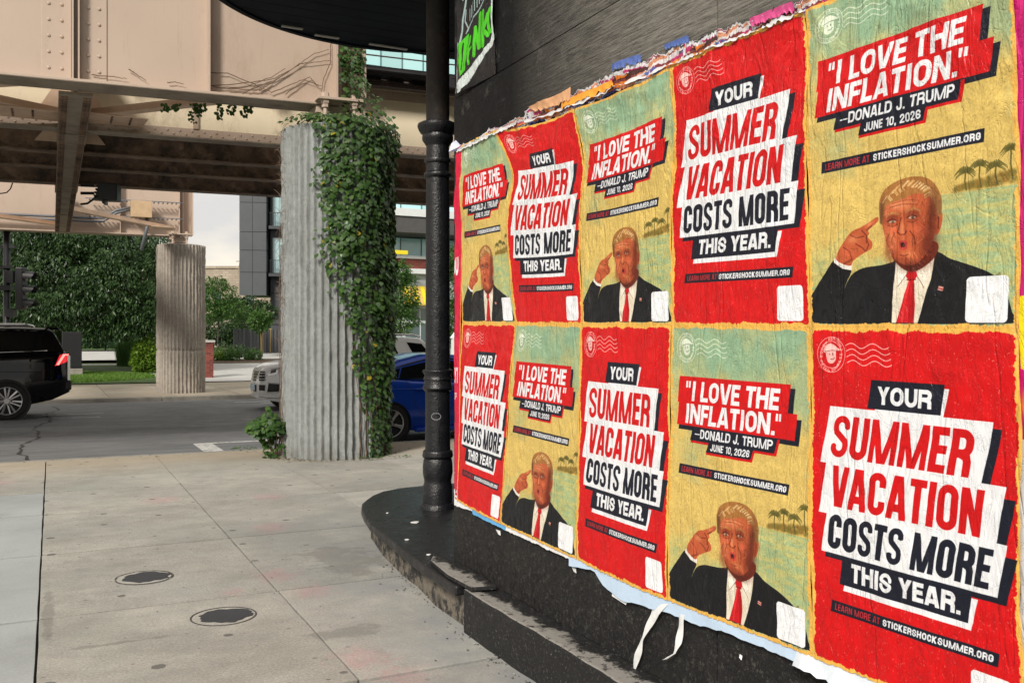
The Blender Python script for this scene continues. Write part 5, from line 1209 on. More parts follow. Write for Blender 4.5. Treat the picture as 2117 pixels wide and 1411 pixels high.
def limbs(mb, base, top, blobs, r0, seed, n=9):
    r = random.Random(seed); b, t = Vector(base), Vector(top)
    mb.tube([b, b.lerp(t, .35)+Vector((r.uniform(-.08, .08), r.uniform(-.08, .08), 0)), b.lerp(t, .7), t], r0, 9, r1=r0*.45)
    for k in range(n):
        bl = blobs[k % len(blobs)]; e = Vector(bl[:3])+Vector((r.uniform(-.5, .5)*bl[3], r.uniform(-.5, .5)*bl[4], r.uniform(-.2, .5)*bl[5])); s = b.lerp(t, r.uniform(.55, 1)); mb.tube([s, s.lerp(e, .5)+Vector((0, 0, .15*r0*5)), e], r0*.35, 6, r1=r0*.08)
M_BARK = simple('bark', (.055, .045, .036), .9, var=.3, vs=6, bump=.8, bs=30)
M_L1 = leafmat('leaf_dark', (.018, .045, .016), (.055, .105, .032), .38, .12); M_L2 = leafmat('leaf_mid', (.04, .10, .022), (.085, .17, .04), .5, .25); M_L3 = leafmat('leaf_bright', (.10, .19, .022), (.18, .28, .04), .5, .3); M_L4 = leafmat('leaf_blue', (.05, .11, .06), (.1, .17, .09), .5, .2)
def tree(base, top, blobs, n, size, mat, label, seed, r0=.12, name='tree', cat='tree', group=None, **k):
    o = Vector(base); t = thing(name, label, cat, o, group=group); L = [(b[0]-o.x, b[1]-o.y, b[2]-o.z, *b[3:]) for b in blobs]
    m = MB(); limbs(m, (0, 0, -.1), Vector(top)-o, L, r0, seed); m.build('trunk', M_BARK, t)
    V, Fq = cards(L, n, size, seed, **k); tag(inst('crown', npmesh('crown', V, Fq, mat), t), kind='stuff'); return t
def PB(px, py, Y, rx, ry, rz, w_=1.): p = W(px, py, Y); return (p.x, p.y, p.z, rx, ry, rz, w_)
# the big dark tree on the left
b0 = W(124, 745, 43); b0.z = zt(b0.y)
bl = [PB(120, 560, 42, 3.6, 3., 2.3, 3), PB(235, 590, 41, 2.0, 2.2, 1.8, 1.5), PB(20, 560, 42, 2.6, 2.5, 2.6, 2), PB(230, 520, 42, 1.9, 2, 1.5, 1.2), PB(275, 640, 41, 1.3, 1.6, 1.1, .8), PB(140, 640, 41, 2.9, 2.4, 1.15, 1.5), PB(60, 470, 43, 3.6, 3, 2.4, 2), PB(180, 450, 43, 3.0, 3, 2.4, 2), PB(-60, 600, 42, 2.4, 2, 2.4, 1), PB(305, 560, 42, .8, 1.2, 1.3, .4), PB(-20, 655, 41, 2.0, 2, 1., .6)]+[PB(px_, py_, 40.5, .7, .9, .55, .16) for px_, py_ in ((318, 500), (322, 600), (300, 668), (328, 540), (255, 676), (205, 684), (80, 690), (150, 492), (40, 690), (325, 640))]
tree(b0, W(124, 520, 43), bl, 95000, .2, M_L1, 'big dark drooping street tree behind the black suv', 5, .26, droop=1.0, asp=.3, surf_bias=.3)
def zg(v, dz=0): v.z = zt(v.y)+dz; return v
# small trees in the gap and beyond
b0 = zg(W(452, 735, 60)); tree(b0, W(452, 640, 60), [PB(450, 615, 60, 1.3, 1.3, 1.0), PB(432, 640, 60, 1.2, 1.2, .8), PB(475, 640, 60, 1.2, 1.2, .7), PB(445, 590, 60, .8, .8, .6, .5)], 6500, .2, M_L2, 'light feathery young tree just right of the far column', 8, .05, asp=.35)
b0 = zg(W(512, 735, 66)); tree(b0, W(512, 640, 66), [PB(510, 638, 66, 1.4, 1.3, .9), PB(540, 645, 66, 1.2, 1.2, .8), PB(485, 636, 66, 1.1, 1, .8)], 6500, .22, M_L1, 'darker young tree under the overhanging grey building', 9, .06, asp=.35)
b0 = zg(W(542, 735, 58)); tree(b0, W(542, 670, 58), [PB(538, 662, 58, .7, .7, .7)], 1500, .2, M_L2, 'small bright sapling before the wooden fence', 10, .04)
b0 = zg(W(218, 745, 64)); tree(b0, W(218, 700, 64), [PB(218, 690, 64, 1.6, 1.4, .7), PB(190, 698, 64, 1.3, 1.2, .6), PB(256, 700, 64, 1.4, 1.2, .6)], 5000, .22, M_L4, 'pale green sapling on the lawn beyond the dark tree', 11, .06)
b0 = zg(W(828, 735, 48)); tree(b0, W(828, 640, 48), [PB(822, 610, 48, 1.1, 1.1, 1.4), PB(815, 655, 48, 1.3, 1.2, 1.1), PB(826, 570, 48, .6, .6, .8, .5)], 8000, .17, M_L2, 'rounded street tree peeping out right of the ivy column', 12, .07)
b0 = zg(W(950, 735, 46)); tree(b0, W(950, 640, 46), [PB(955, 600, 46, 1.2, 1.2, 2.0), PB(940, 660, 46, .9, .9, 1.2), PB(945, 540, 46, .7, .7, .9, .5)], 8000, .17, M_L2, 'leafy street tree between the iron column and the poster wall', 13, .07)
def bush(px, py, Y, rx, rz, n, size, mat, label, seed, group=None, cat='bush', name='bush', zoff=None, **k):
    b = W(px, py, Y); b.z = zt(b.y) if zoff is None else zoff; t = thing(name, label, cat, b, group=group)
    L = [(0, 0, rz*.9, rx, rx, rz*.95, 2), (rx*.4, -.1, rz*.6, rx*.7, rx*.7, rz*.7, 1), (-rx*.5, 0, rz*.6, rx*.6, rx*.6, rz*.65, 1)]; m = MB(); r = random.Random(seed)
    for q in range(7): m.tube([(r.uniform(-.1, .1)*rx, 0, -.05), (r.uniform(-.6, .6)*rx, r.uniform(-.5, .5)*rx, rz*r.uniform(.8, 1.5))], .015, 4, r1=.005)
    tag(m.build('stem', M_STEM, t), kind='stuff'); V, Fq = cards(L, n, size, seed, zmin=.0, **k); tag(inst('foliage', npmesh('foliage', V, Fq, mat), t), kind='stuff'); return t
bush(312, 770, 41, .75, 1.05, 6000, .14, M_L3, 'bright yellow-green shrub left of the far column', 20, droop=.2)
bush(300, 770, 43.5, .5, .8, 2500, .14, M_L2, 'darker shrub behind the yellow-green shrub', 21)
for px, Y, s, mt, lab, sd in ((452, 52, .36, M_L3, 'low yellow-green plant in the bed, nearest the brick pier', 30), (478, 52, .42, M_L2, 'low green plant in the bed, second from the brick pier', 31), (524, 53, .4, M_L2, 'low green plant in the bed before the wooden fence', 32), (462, 56, .5, M_L1, 'dark low shrub behind the planting bed', 33), (497, 57, .45, M_L1, 'dark low shrub at the left end of the wooden fence', 34)):
    bush(px, 740, Y, s*1.15, s, 1100, .13, mt, lab, sd, 'plants in the bed beyond the driveway', cat='plant', name='plant')
# tall ornamental grass
def blades(cx, cy, rx, ry, n, h, seed, lean=.25, wd=.012):
    r = np.random.RandomState(seed); a = r.rand(n)*2*math.pi; q = np.sqrt(r.rand(n)); x = cx+np.cos(a)*q*rx; y = cy+np.sin(a)*q*ry; z = np.array([zt(v) for v in y])-np.array(0.); hh = h*(.6+.5*r.rand(n)); l = r.randn(n, 2)*lean*hh[:, None]; d = r.rand(n)*math.pi; dx = np.cos(d)*wd; dy = np.sin(d)*wd
    V = np.stack([np.stack([x-dx, y-dy, z], -1), np.stack([x+dx, y+dy, z], -1), np.stack([x+l[:, 0], y+l[:, 1], z+hh], -1)], 1).reshape(-1, 3); return V, np.arange(len(V)).reshape(-1, 3)
g0 = W(264, 765, 46); V, Fq = blades(g0.x, g0.y, .5, .5, 2600, 1.5, 3, .10, .015); me = npmesh('grass', V, Fq, M_L2); tag(inst('ornamental_grass', me), 'clump of tall upright grass left of the bright shrub', 'grass')
V, Fq = blades(-2.5, 41.5, 6.4, 3.8, 26000, .13, 4, .5, .02); V[:, 2] += .03; tag(inst('grass', npmesh('grass', V, Fq, leafmat('grass_blade', (.07, .15, .02), (.14, .25, .04), .6, .25))), 'mown green lawn behind the far pavement', 'grass', kind='stuff')
# a leafy weed at the foot of the near column, and weeds in the kerb
wd_ = W(556, 940, 12.75); wd_.z = 0
t = thing('weed_bush', 'dark leafy weed at the left foot of the ribbed column', 'weed', wd_); L = []; m = MB(); r = random.Random(31)
for k in range(330):
    a = r.uniform(0, 6.3); q = r.random()**.5; p = Vector((-.02+math.cos(a)*q*.27, math.sin(a)*q*.25, .42+r.uniform(-.26, .27)*(1.15-q))); L.append((p, frames(Vector((p.x*2, p.y*2-.4, .2)).normalized()+Vector((r.uniform(-.5, .5), r.uniform(-.5, .5), 0)), r.uniform(-1, 1), r.uniform(.2, 1.2)), r.uniform(.05, .09)))
for k in range(90):
    a = r.uniform(0, 6.3); p = Vector((.08+math.cos(a)*.16, -.1+math.sin(a)*.12, r.uniform(.02, .2))); L.append((p, frames(Vector((p.x, p.y-.4, .2)).normalized(), r.uniform(-1, 1), .6), r.uniform(.03, .06)))
for k in range(14): a = r.uniform(0, 6.3); m.tube([(.1, 0, 0), (.05+.1*math.cos(a), .1*math.sin(a), .2), (.22*math.cos(a), .2*math.sin(a), .5)], .008, 4, r1=.003)
leaf_cloud(L, 'foliage', M_IVY, t); tag(m.build('stem', M_STEM, t), kind='stuff')
L = []
for x0, x1, n in ((2.35, 2.75, 50), (3.0, 3.45, 80)):
    for k in range(n): p = Vector((r.uniform(x0, x1), 13.95+r.uniform(-.1, .06), r.uniform(-.06, .05))); L.append((p, frames(Vector((r.uniform(-.5, .5), -.5, .8)).normalized(), r.uniform(-3, 3), .5), r.uniform(.02, .045)))
c0 = Vector((3.95, 12.05, 0))
for k in range(46): p = c0+Vector((r.uniform(-.25, .5), r.uniform(-.12, .08)-.25*0, .01+r.random()*.03)); L.append((p, frames(Vector((0, -.3, 1)).normalized(), r.uniform(-3, 3), .5), r.uniform(.02, .04)))
tag(leaf_cloud(L, 'kerb_weeds', M_L2, None), 'tiny green weeds growing in the kerb joint and by the column', 'weeds')

# ------------------------------------------------------------------ things across the road
# brick pier
M_BR = Mat('brick_red', (.20, .045, .035), .85).tint_random(.3).vary(.2, 20, 3).m; M_MOR = simple('mortar', (.30, .27, .24), .9)
M_GREY = simple('grey_cladding', (.075, .085, .095), .45, var=.12, vs=1.); M_GREY2 = simple('dark_panel', (.05, .057, .068), .45, var=.12, vs=1.)
def brick_run(parent, x0, x1, y0, y1, z0, z1, bl=.24, bh=.085, face='y', off=(0, 0, 0)):
    MB().box((x0+.01-off[0], y0+.01-off[1], z0-off[2]), (x1-.01-off[0], y1-off[1], z1-off[2])).build('mortar_core', M_MOR, parent)
    me = MB().box((0, 0, 0), (bl-.012, .05, bh-.012)).mesh('brick', M_BR); z = z0; k = 0
    while z < z1-bh*.6:
        x = x0-(bl/2 if k % 2 else 0)
        while x < x1-.02:
            a = max(x, x0); b_ = min(x+bl, x1)
            if b_-a > .03: inst('brick', me, parent, (a-off[0], y0-off[1]-.0, z-off[2]), (0, 0, 0), ((b_-a)/bl, 1, 1))
            x += bl
        z += bh; k += 1
pb = W(433, 785, 38.4); pb.z = zt(pb.y)
t = thing('brick_pier', 'red brick pier with pale cap right of the far column', 'pier', pb)
brick_run(t, -.35, .17, 0, .5, 0, 1.5, .22, .1)
MB().box((-.4, -.05, 1.5), (.22, .55, 1.6)).build('cap', M_PALE, t)
# dark utility cabinet on a concrete plinth
cb = W(151, 766, 38.5); cb.z = zt(cb.y); t = thing('utility_cabinet', 'black utility cabinet on a concrete plinth beside the lawn', 'cabinet', cb)
MB().box((-.55, -.3, -.1), (.36, .6, .33)).build('plinth', M_KERB, t, bevel=.02); MB().box((-.42, -.2, .33), (.33, .5, 1.86)).build('body', M_BLK, t, bevel=.02); MB().box((-.40, -.215, .4), (.31, -.2, 1.8)).build('door', M_BLK, t, bevel=.006)
# traffic signal
tb = W(14, 820, 27.5); tb.z = 0
t = thing('traffic_signal', 'black traffic signal pole with a three-lens head at the left edge', 'traffic signal', tb, -YAW)
zp = lambda py: EYE+(705.5-py)/F*27.5
MB().lathe([(.16, 0), (.12, .3), (.1, .5), (.1, zp(470))], 14).build('pole', M_BLK, t, smooth=True)
MB().box((.03, -.16, zp(585)), (.27, .06, zp(560))).build('mount', M_BLK, t); MB().box((.03, -.16, zp(655)), (.27, .06, zp(637))).build('mount', M_BLK, t)
hb_ = MB(); hb_.box((.33, -.17, zp(640)), (.55, .17, zp(553))); hd = hb_.build('signal_head', M_BLK, t, bevel=.03)
for k in range(3):
    zc = zp(572+k*28.5); v = MB(); prof = []
    n = 14
    for i in range(n): a = -.25+(math.pi+.5)*i/(n-1); prof.append((.165*math.cos(a), .165*math.sin(a)))
    vs = [(.552, y, zc+z) for y, z in prof]+[(.552+.26+.05*(z > .05), y, zc+z-.02) for y, z in prof]+[(.552, y*.92, zc+z*.92) for y, z in prof]+[(.552+.26+.05*(z > .05), y*.92, zc+z*.92-.02) for y, z in prof]
    v.add(vs, [(i, i+1, n+i+1, n+i) for i in range(n-1)]+[(2*n+i, 3*n+i, 3*n+i+1, 2*n+i+1) for i in range(n-1)]+[(n+i, n+i+1, 3*n+i+1, 3*n+i) for i in range(n-1)]); v.build('visor', M_BLK, hd)
    MB().lathe([(.15, 0), (.12, .03), (.05, .05)], 16, c=(.552, 0, zc), axis='x').build('lens', simple('lens_dark', (.03, .03, .03), .2), hd)
m = MB(); m.bar((-1.2, 0, zp(510)), (.25, 0, zp(510)), .08, .08); m.build('arm', M_BLK, t); m = MB(); m.box((-.14, -.14, zp(600)), (.14, .14, zp(590))); m.box((-.14, -.14, zp(555)), (.14, .14, zp(550))); m.build('band', M_BLK, t)
# wooden fence
f0 = W(483, 730, 62); t = thing('wooden_fence', 'weathered grey board fence with two new yellow boards', 'fence', (f0.x, f0.y, zt(f0.y)))
M_FG = Mat('fence_grey', (.085, .088, .095), .9).tint_random(.35).m; M_FY = Mat('fence_yellow', (.42, .30, .11), .8).tint_random(.1).m
r = random.Random(44); me1 = MB().box((0, 0, 0), (.15, .025, 1.62)).mesh('fence_board', M_FG); me2 = MB().box((0, 0, 0), (.15, .025, 1.66)).mesh('fence_board_new', M_FY)
for k in range(40):
    x = k*.118; yel = k in (15, 20); inst('fence_board', me2 if yel else me1, t, (x, -.05*(k % 2), .05+r.uniform(-.02, .02)), (0, r.uniform(-.015, .015), 0), (1.35 if yel else 1, 1, 1))
for z in (.35, .9, 1.45): MB().box((0, .03, z), (4.9, .07, z+.09)).build('rail', M_FG, t)
for x in (0, 2.4, 4.8): MB().box((x, .07, -.2), (x+.1, .17, 1.7)).build('post', M_FG, t)
# tan stone building far away
c = Mat('tan_stone', (.40, .34, .27), .9); br = c.n('ShaderNodeTexBrick'); br.inputs['Scale'].default_value = 1; br.inputs['Color1'].default_value = (.42, .36, .29, 1); br.inputs['Color2'].default_value = (.33, .27, .21, 1); br.inputs['Mortar'].default_value = (.25, .22, .19, 1); br.inputs['Brick Width'].default_value = .8; br.inputs['Row Height'].default_value = .35; br.inputs['Mortar Size'].default_value = .03
c.l(c.coord((1, 1, 1), rot=(math.radians(90), 0, 0)), br.inputs['Vector']); c.mix(1., br.outputs[0]); c.vary(.12, .5, 5); M_TAN = c.m
q = W(462, 700, 130); t = thing('tan_building', 'far tan stone building under the pale sky', 'building', (q.x, q.y, 0), -YAW)
MB().box((-16, 0, 0), (9, 12, 11.9)).build('wall', M_TAN, t); MB().box((-16.2, -.15, 11.9), (9.2, 12, 12.25)).build('parapet', M_TAN, t)
M_GL = Mat('window_glass', (.05, .09, .10), .08, spec=.8).m
for x in (-4.6, -3, -1.4, 3.2): MB().box((x, -.05, 6.5), (x+1.1, .02, 8.6)).build('window', M_GL, t)
MB().box((1.2, -.8, 0), (3.6, -.06, 7.6)).build('bay', M_GREY, t)
# a slim crane arm poking out past the dark tower
# dark clad tower with an overhang
q = W(495, 700, 75); t = thing('dark_tower', 'dark grey panel-clad block with an overhanging upper part', 'building', (q.x, q.y, 0), -YAW*.75)
MB().box((.03, .03, 5.45), (2.12, 6, 24)).build('core', M_GREY2, t)
zs = [5.35, 7.25, 9.05, 10.55, 12.95, 15, 17, 19, 21, 23]
for i in range(len(zs)-1):
    for x0, x1 in ((0, 1.03), (1.06, 2.13)): MB().box((x0, -.03, zs[i]+.02), (x1, .03, zs[i+1]-.02)).build('cladding_panel', M_GREY, t)
    MB().box((2.1, 0.0, zs[i]+.02), (2.16, 5.9, zs[i+1]-.02)).build('cladding_panel', M_GREY2, t)
MB().box((2.3, 1.2, 0), (16, 9, 24)).build('wall', M_GREY2, t)
for z in (3.0, 5.6): MB().box((2.3, 1.15, z), (9, 1.21, z+.06)).build('joint', M_BLK, t)
M_GLB = Mat('pale_glass', (.42, .62, .66), .12, spec=.8).m
for z0, z1 in ((7.3, 10.2), (11.2, 14.0), (14.8, 17.6)):
    MB().box((2.5, 1.12, z0), (4.6, 1.19, z1)).build('window', M_GLB, t); MB().box((2.3, .2, z0-.35), (5.2, 1.19, z0-.1)).build('balcony_slab', M_GREY2, t)
    rl = MB(); rl.box((2.35, .25, z0+.95), (5.2, .29, z0+1.0))
    for k in range(20): rl.box((2.4+k*.14, .25, z0-.1), (2.43+k*.14, .28, z0+.95))
    rl.build('railing', M_BLK, t)
q = W(488, 540, 75); m = MB(); m.bar(q, q+Vector((1.4, -.2, .05)), .06, .06); m.bar(q+Vector((.3, 0, 0)), q+Vector((.15, 0, -1)), .05, .05); m.bar(q+Vector((.6, 0, .1)), q+Vector((.9, 0, -.5)), .05, .05); tag(m.build('roof_arm', M_TAN), 'thin bracket arm sticking out left of the dark tower', 'bracket')
# glass-fronted building with brick and yellow awning, to the right
GY = 56.; t = thing('glass_building', 'modern glass and stucco building with brick band and yellow awning', 'building', (20, GY, 0))
def gb(x0, x1, y0, y1, z0, z1, name, m, **k): return MB().box((x0-20, y0-GY, z0), (x1-20, y1-GY, z1)).build(name, m, t, **k)
M_STU = simple('grey_stucco', (.34, .37, .38), .8, var=.08); M_WHT = simple('white_trim', (.62, .66, .68), .6, var=.05); M_AWY = simple('awning_yellow', (.75, .62, .02), .6, var=.05); M_AWO = simple('awning_tan', (.62, .42, .13), .6, var=.05)
c = Mat('curtain_glass', (.42, .72, .76), .12, spec=.7); c.tint_random(.18); M_CUR = c.m
M_FRM = simple('mullion', (.08, .16, .18), .4); M_DRK = simple('soffit_shade', (.07, .07, .07), .8)
H = lambda py, Y=60.: EYE+(705.5-py)/F*Y
gb(16, 44, GY+.1, GY+12, 0, H(565), 'wall', M_STU); gb(16, 44, GY+1.2, GY+12, H(533), H(-200), 'core', M_DRK)
gb(16, 44, GY-.25, GY+.4, H(567), H(557), 'cornice', M_WHT); gb(16, 44, GY-.1, GY+1.2, H(537), H(532), 'coping', M_WHT)
gb(16, 44, GY-1.8, GY+1.2, H(490), H(458), 'soffit', M_DRK); gb(16, 44, GY-1.9, GY+1.2, H(458), H(443), 'fascia', M_WHT)
def glassrow(z0, z1, w_=1.45, y=GY+.9):
    k = 0; x = 16.
    while x < 36:
        gb(x+.03, x+w_-.03, y, y+.08, z0+.02, z1-.02, 'glass_pane', M_CUR); x += w_; k += 1
    m = MB(); x = 16.
    while x < 36: m.box((x-.03-20, y-.05-GY, z0), (x+.03-20, y-GY+.1, z1)); x += w_
    m.box((16-20, y-.05-GY, z0-.03), (36-20, y+.1-GY, z0+.03)); m.build('mullion', M_FRM, t)
glassrow(H(532), H(491)); glassrow(H(443), H(415))
z = H(400)
while z < 24: glassrow(z, z+1.55, y=GY+.6); z += 1.6
sgb = t
bt = thing('brick_parapet', 'red brick parapet block above the yellow awning', 'parapet', (20, GY, 0))
brick_run(bt, 19.6, 21.9, GY-.2, GY+.3, H(557)+.0, H(537)-.01, .34, .105, off=(20, GY, 0)); MB().box((19.5-20, -.3, H(537)), (22-20, .4, H(531))).build('coping', M_WHT, bt)
for k in range(10): x0 = 19.9+k*.28; m = MB(); m.add([(x0-20, -.12, H(592)), (x0+.27-20, -.12, H(592)), (x0+.27-20, -1.0, H(630)), (x0-20, -1.0, H(630)), (x0-20, -.98, H(633)), (x0+.27-20, -.98, H(633))], [(0, 3, 2, 1), (3, 4, 5, 2)]); m.build('awning_stripe', M_AWY if k % 2 else M_AWO, t)
gb(20.2, 22.6, GY-.05, GY+.12, .3, H(634), 'shopfront', M_WHT); gb(20.35, 21.3, GY-.09, GY-.04, H(662), H(638), 'window', M_GL); gb(21.4, 22.4, GY-.09, GY-.04, H(662), H(638), 'window', M_GL); gb(20.35, 21.3, GY-.09, GY-.04, .9, H(668), 'window', M_GL); gb(21.4, 22.4, GY-.09, GY-.04, .9, H(668), 'window', M_GL)
q = W(826, 521, 57); MB().box((-.5, 0, -.12), (.55, .3, .12)).build('yellow_sign', M_AWY, None, loc=q).data; tag(bpy.data.objects['yellow_sign'], 'small yellow sign just right of the ivy, above the brick', 'sign')
# iron railing and a pale bollard right of the column
q = W(944, 745, 40); q.z = zt(q.y); t = thing('iron_railing', 'short black iron railing beside the poster wall corner', 'railing', q)
m = MB(); m.box((-1, 0, .9), (1.2, .04, .94)); m.box((-1, 0, .1), (1.2, .04, .14)); m.build('rail', M_BLK, t)
for k in range(14): MB().box((-1+.16*k, 0, .1), (-.97+.16*k, .03, .9)).build('baluster', M_BLK, t)
q = W(940, 745, 38.5); q.z = zt(q.y); m = MB(); m.prism([(-.12, -.12), (.28, -.12), (.28, .1), (-.12, .1)], 0, 1.75); m.lathe([(.3, 1.75), (.1, 2.0), (.01, 2.15)], 4, c=(.08, 0, 0)); tag(m.build('white_post', M_WHT, None, loc=q), 'white post with pointed cap beside the railing', 'post')
# hedge and tree line closing the view
for k, (px, Y, rx, rz, mt, lab) in enumerate(((190, 78, 3.6, .55, M_L2, 'low clipped hedge beyond the far road on the left'), (250, 80, 3.2, .5, M_L4, 'pale low hedge beyond the far road'), (120, 80, 4., .8, M_L1, 'dark hedge beyond the far road behind the cabinet'))):
    bush(px, 720, Y, rx, rz, 5000, .3, mt, lab, 60+k, 'hedges beyond the far road', cat='hedge', name='hedge')
for k, (px, Y, rz, lab) in enumerate(((-60, 105, 3.5, 'far dark tree at the left edge behind the signal'), (60, 100, 3.2, 'far dark tree behind the black suv'), (190, 104, 3., 'far dark tree behind the sapling'), (285, 100, 3.0, 'far dark tree behind the bright shrub'), (350, 112, 3.2, 'far dark tree hidden by the far column'), (440, 100, 2.2, 'far dark tree between the column and the fence'), (520, 104, 2.2, 'far dark tree behind the wooden fence'), (620, 100, 3, 'far dark tree behind the near column'))):
    b0 = zg(W(px, 720, Y)); c0 = W(px, 700, Y); tree(b0, (b0.x, b0.y, b0.z+rz), [(b0.x, b0.y, b0.z+rz*.9, 3.6, 3, rz*.85, 1), (b0.x+2, b0.y, b0.z+rz*.6, 2.4, 2, rz*.6, .6), (b0.x-2.2, b0.y, b0.z+rz*.7, 2.2, 2, rz*.6, .6)], 5200, .36, M_L1 if k % 2 else M_L2, lab, 70+k, .15, group='trees closing the view')

# leaf litter and dirt gathered at the foot of the near column
L = []; r = random.Random(91)
for k in range(260):
    a = r.uniform(0, 6.28); d = .76+abs(r.gauss(0, .10)); p = Vector((3.6+math.cos(a)*d, 12.85+math.sin(a)*d, .006+r.random()*.015)); L.append((p, frames(Vector((r.uniform(-.4, .4), r.uniform(-.4, .4), 1)).normalized(), r.uniform(-3, 3), .3), r.uniform(.012, .035)))
for k in range(60):
    p = Vector((r.uniform(-3, 3.2), r.uniform(13.6, 13.95), .006)); L.append((p, frames(Vector((r.uniform(-.4, .4), r.uniform(-.4, .4), 1)).normalized(), r.uniform(-3, 3), .3), r.uniform(.012, .03)))
tag(leaf_cloud(L, 'leaf_litter', leafmat('dry_leaf', (.12, .08, .035), (.06, .05, .02), .8, .05), None), 'dry brown leaf litter around the foot of the near column', 'leaf litter')
# ------------------------------------------------------------------ vehicles
def carpaint(name, col, rough=.22, metal=0.): m = Mat(name, col, rough, metal, .3); m.b.inputs['Coat Weight'].default_value = .25 if col[0] < .003 else .6; m.b.inputs['Coat Roughness'].default_value = .04; return m.m
P_BLK = carpaint('black_paint', (.002, .002, .003), .08); P_BLU = carpaint('blue_paint', (.006, .055, .42), .3, .2); P_WHT = carpaint('white_paint', (.82, .82, .82))
M_TYRE = simple('tyre_rubber', (.014, .014, .015), .8, var=.2); M_CGL = Mat('car_glass', (.004, .005, .006), .04, spec=.45).m; M_CHR = Mat('bright_trim', (.6, .6, .6), .18, 1.).m
M_ALU = Mat('alloy', (.45, .45, .46), .3, .9).m; M_PLA = simple('black_plastic', (.012, .012, .013), .55); M_TRIM = simple('dark_trim', (.02, .02, .02), .3)
e = Mat('tail_light', (.35, .004, .01), .15); e.b.inputs['Emission Color'].default_value = (1, .03, .04, 1); e.b.inputs['Emission Strength'].default_value = .5; M_TAIL = e.m
e = Mat('tail_light_hot', (.8, .05, .05), .15); e.b.inputs['Emission Color'].default_value = (1, .12, .1, 1); e.b.inputs['Emission Strength'].default_value = 3.; M_TAILH = e.m
M_LAMP = Mat('headlight', (.55, .57, .6), .12, .4).m; M_PLATE = simple('plate_blue', (.45, .6, .7), .5, var=0)
def ip(x, L): return float(np.interp(x, [p[0] for p in L], [p[1] for p in L]))
GS = [(0, .93), (.12, .965), (.35, 1.0), (.55, .995), (.72, .985), (.86, .97), (.94, .945), (1, .905)]
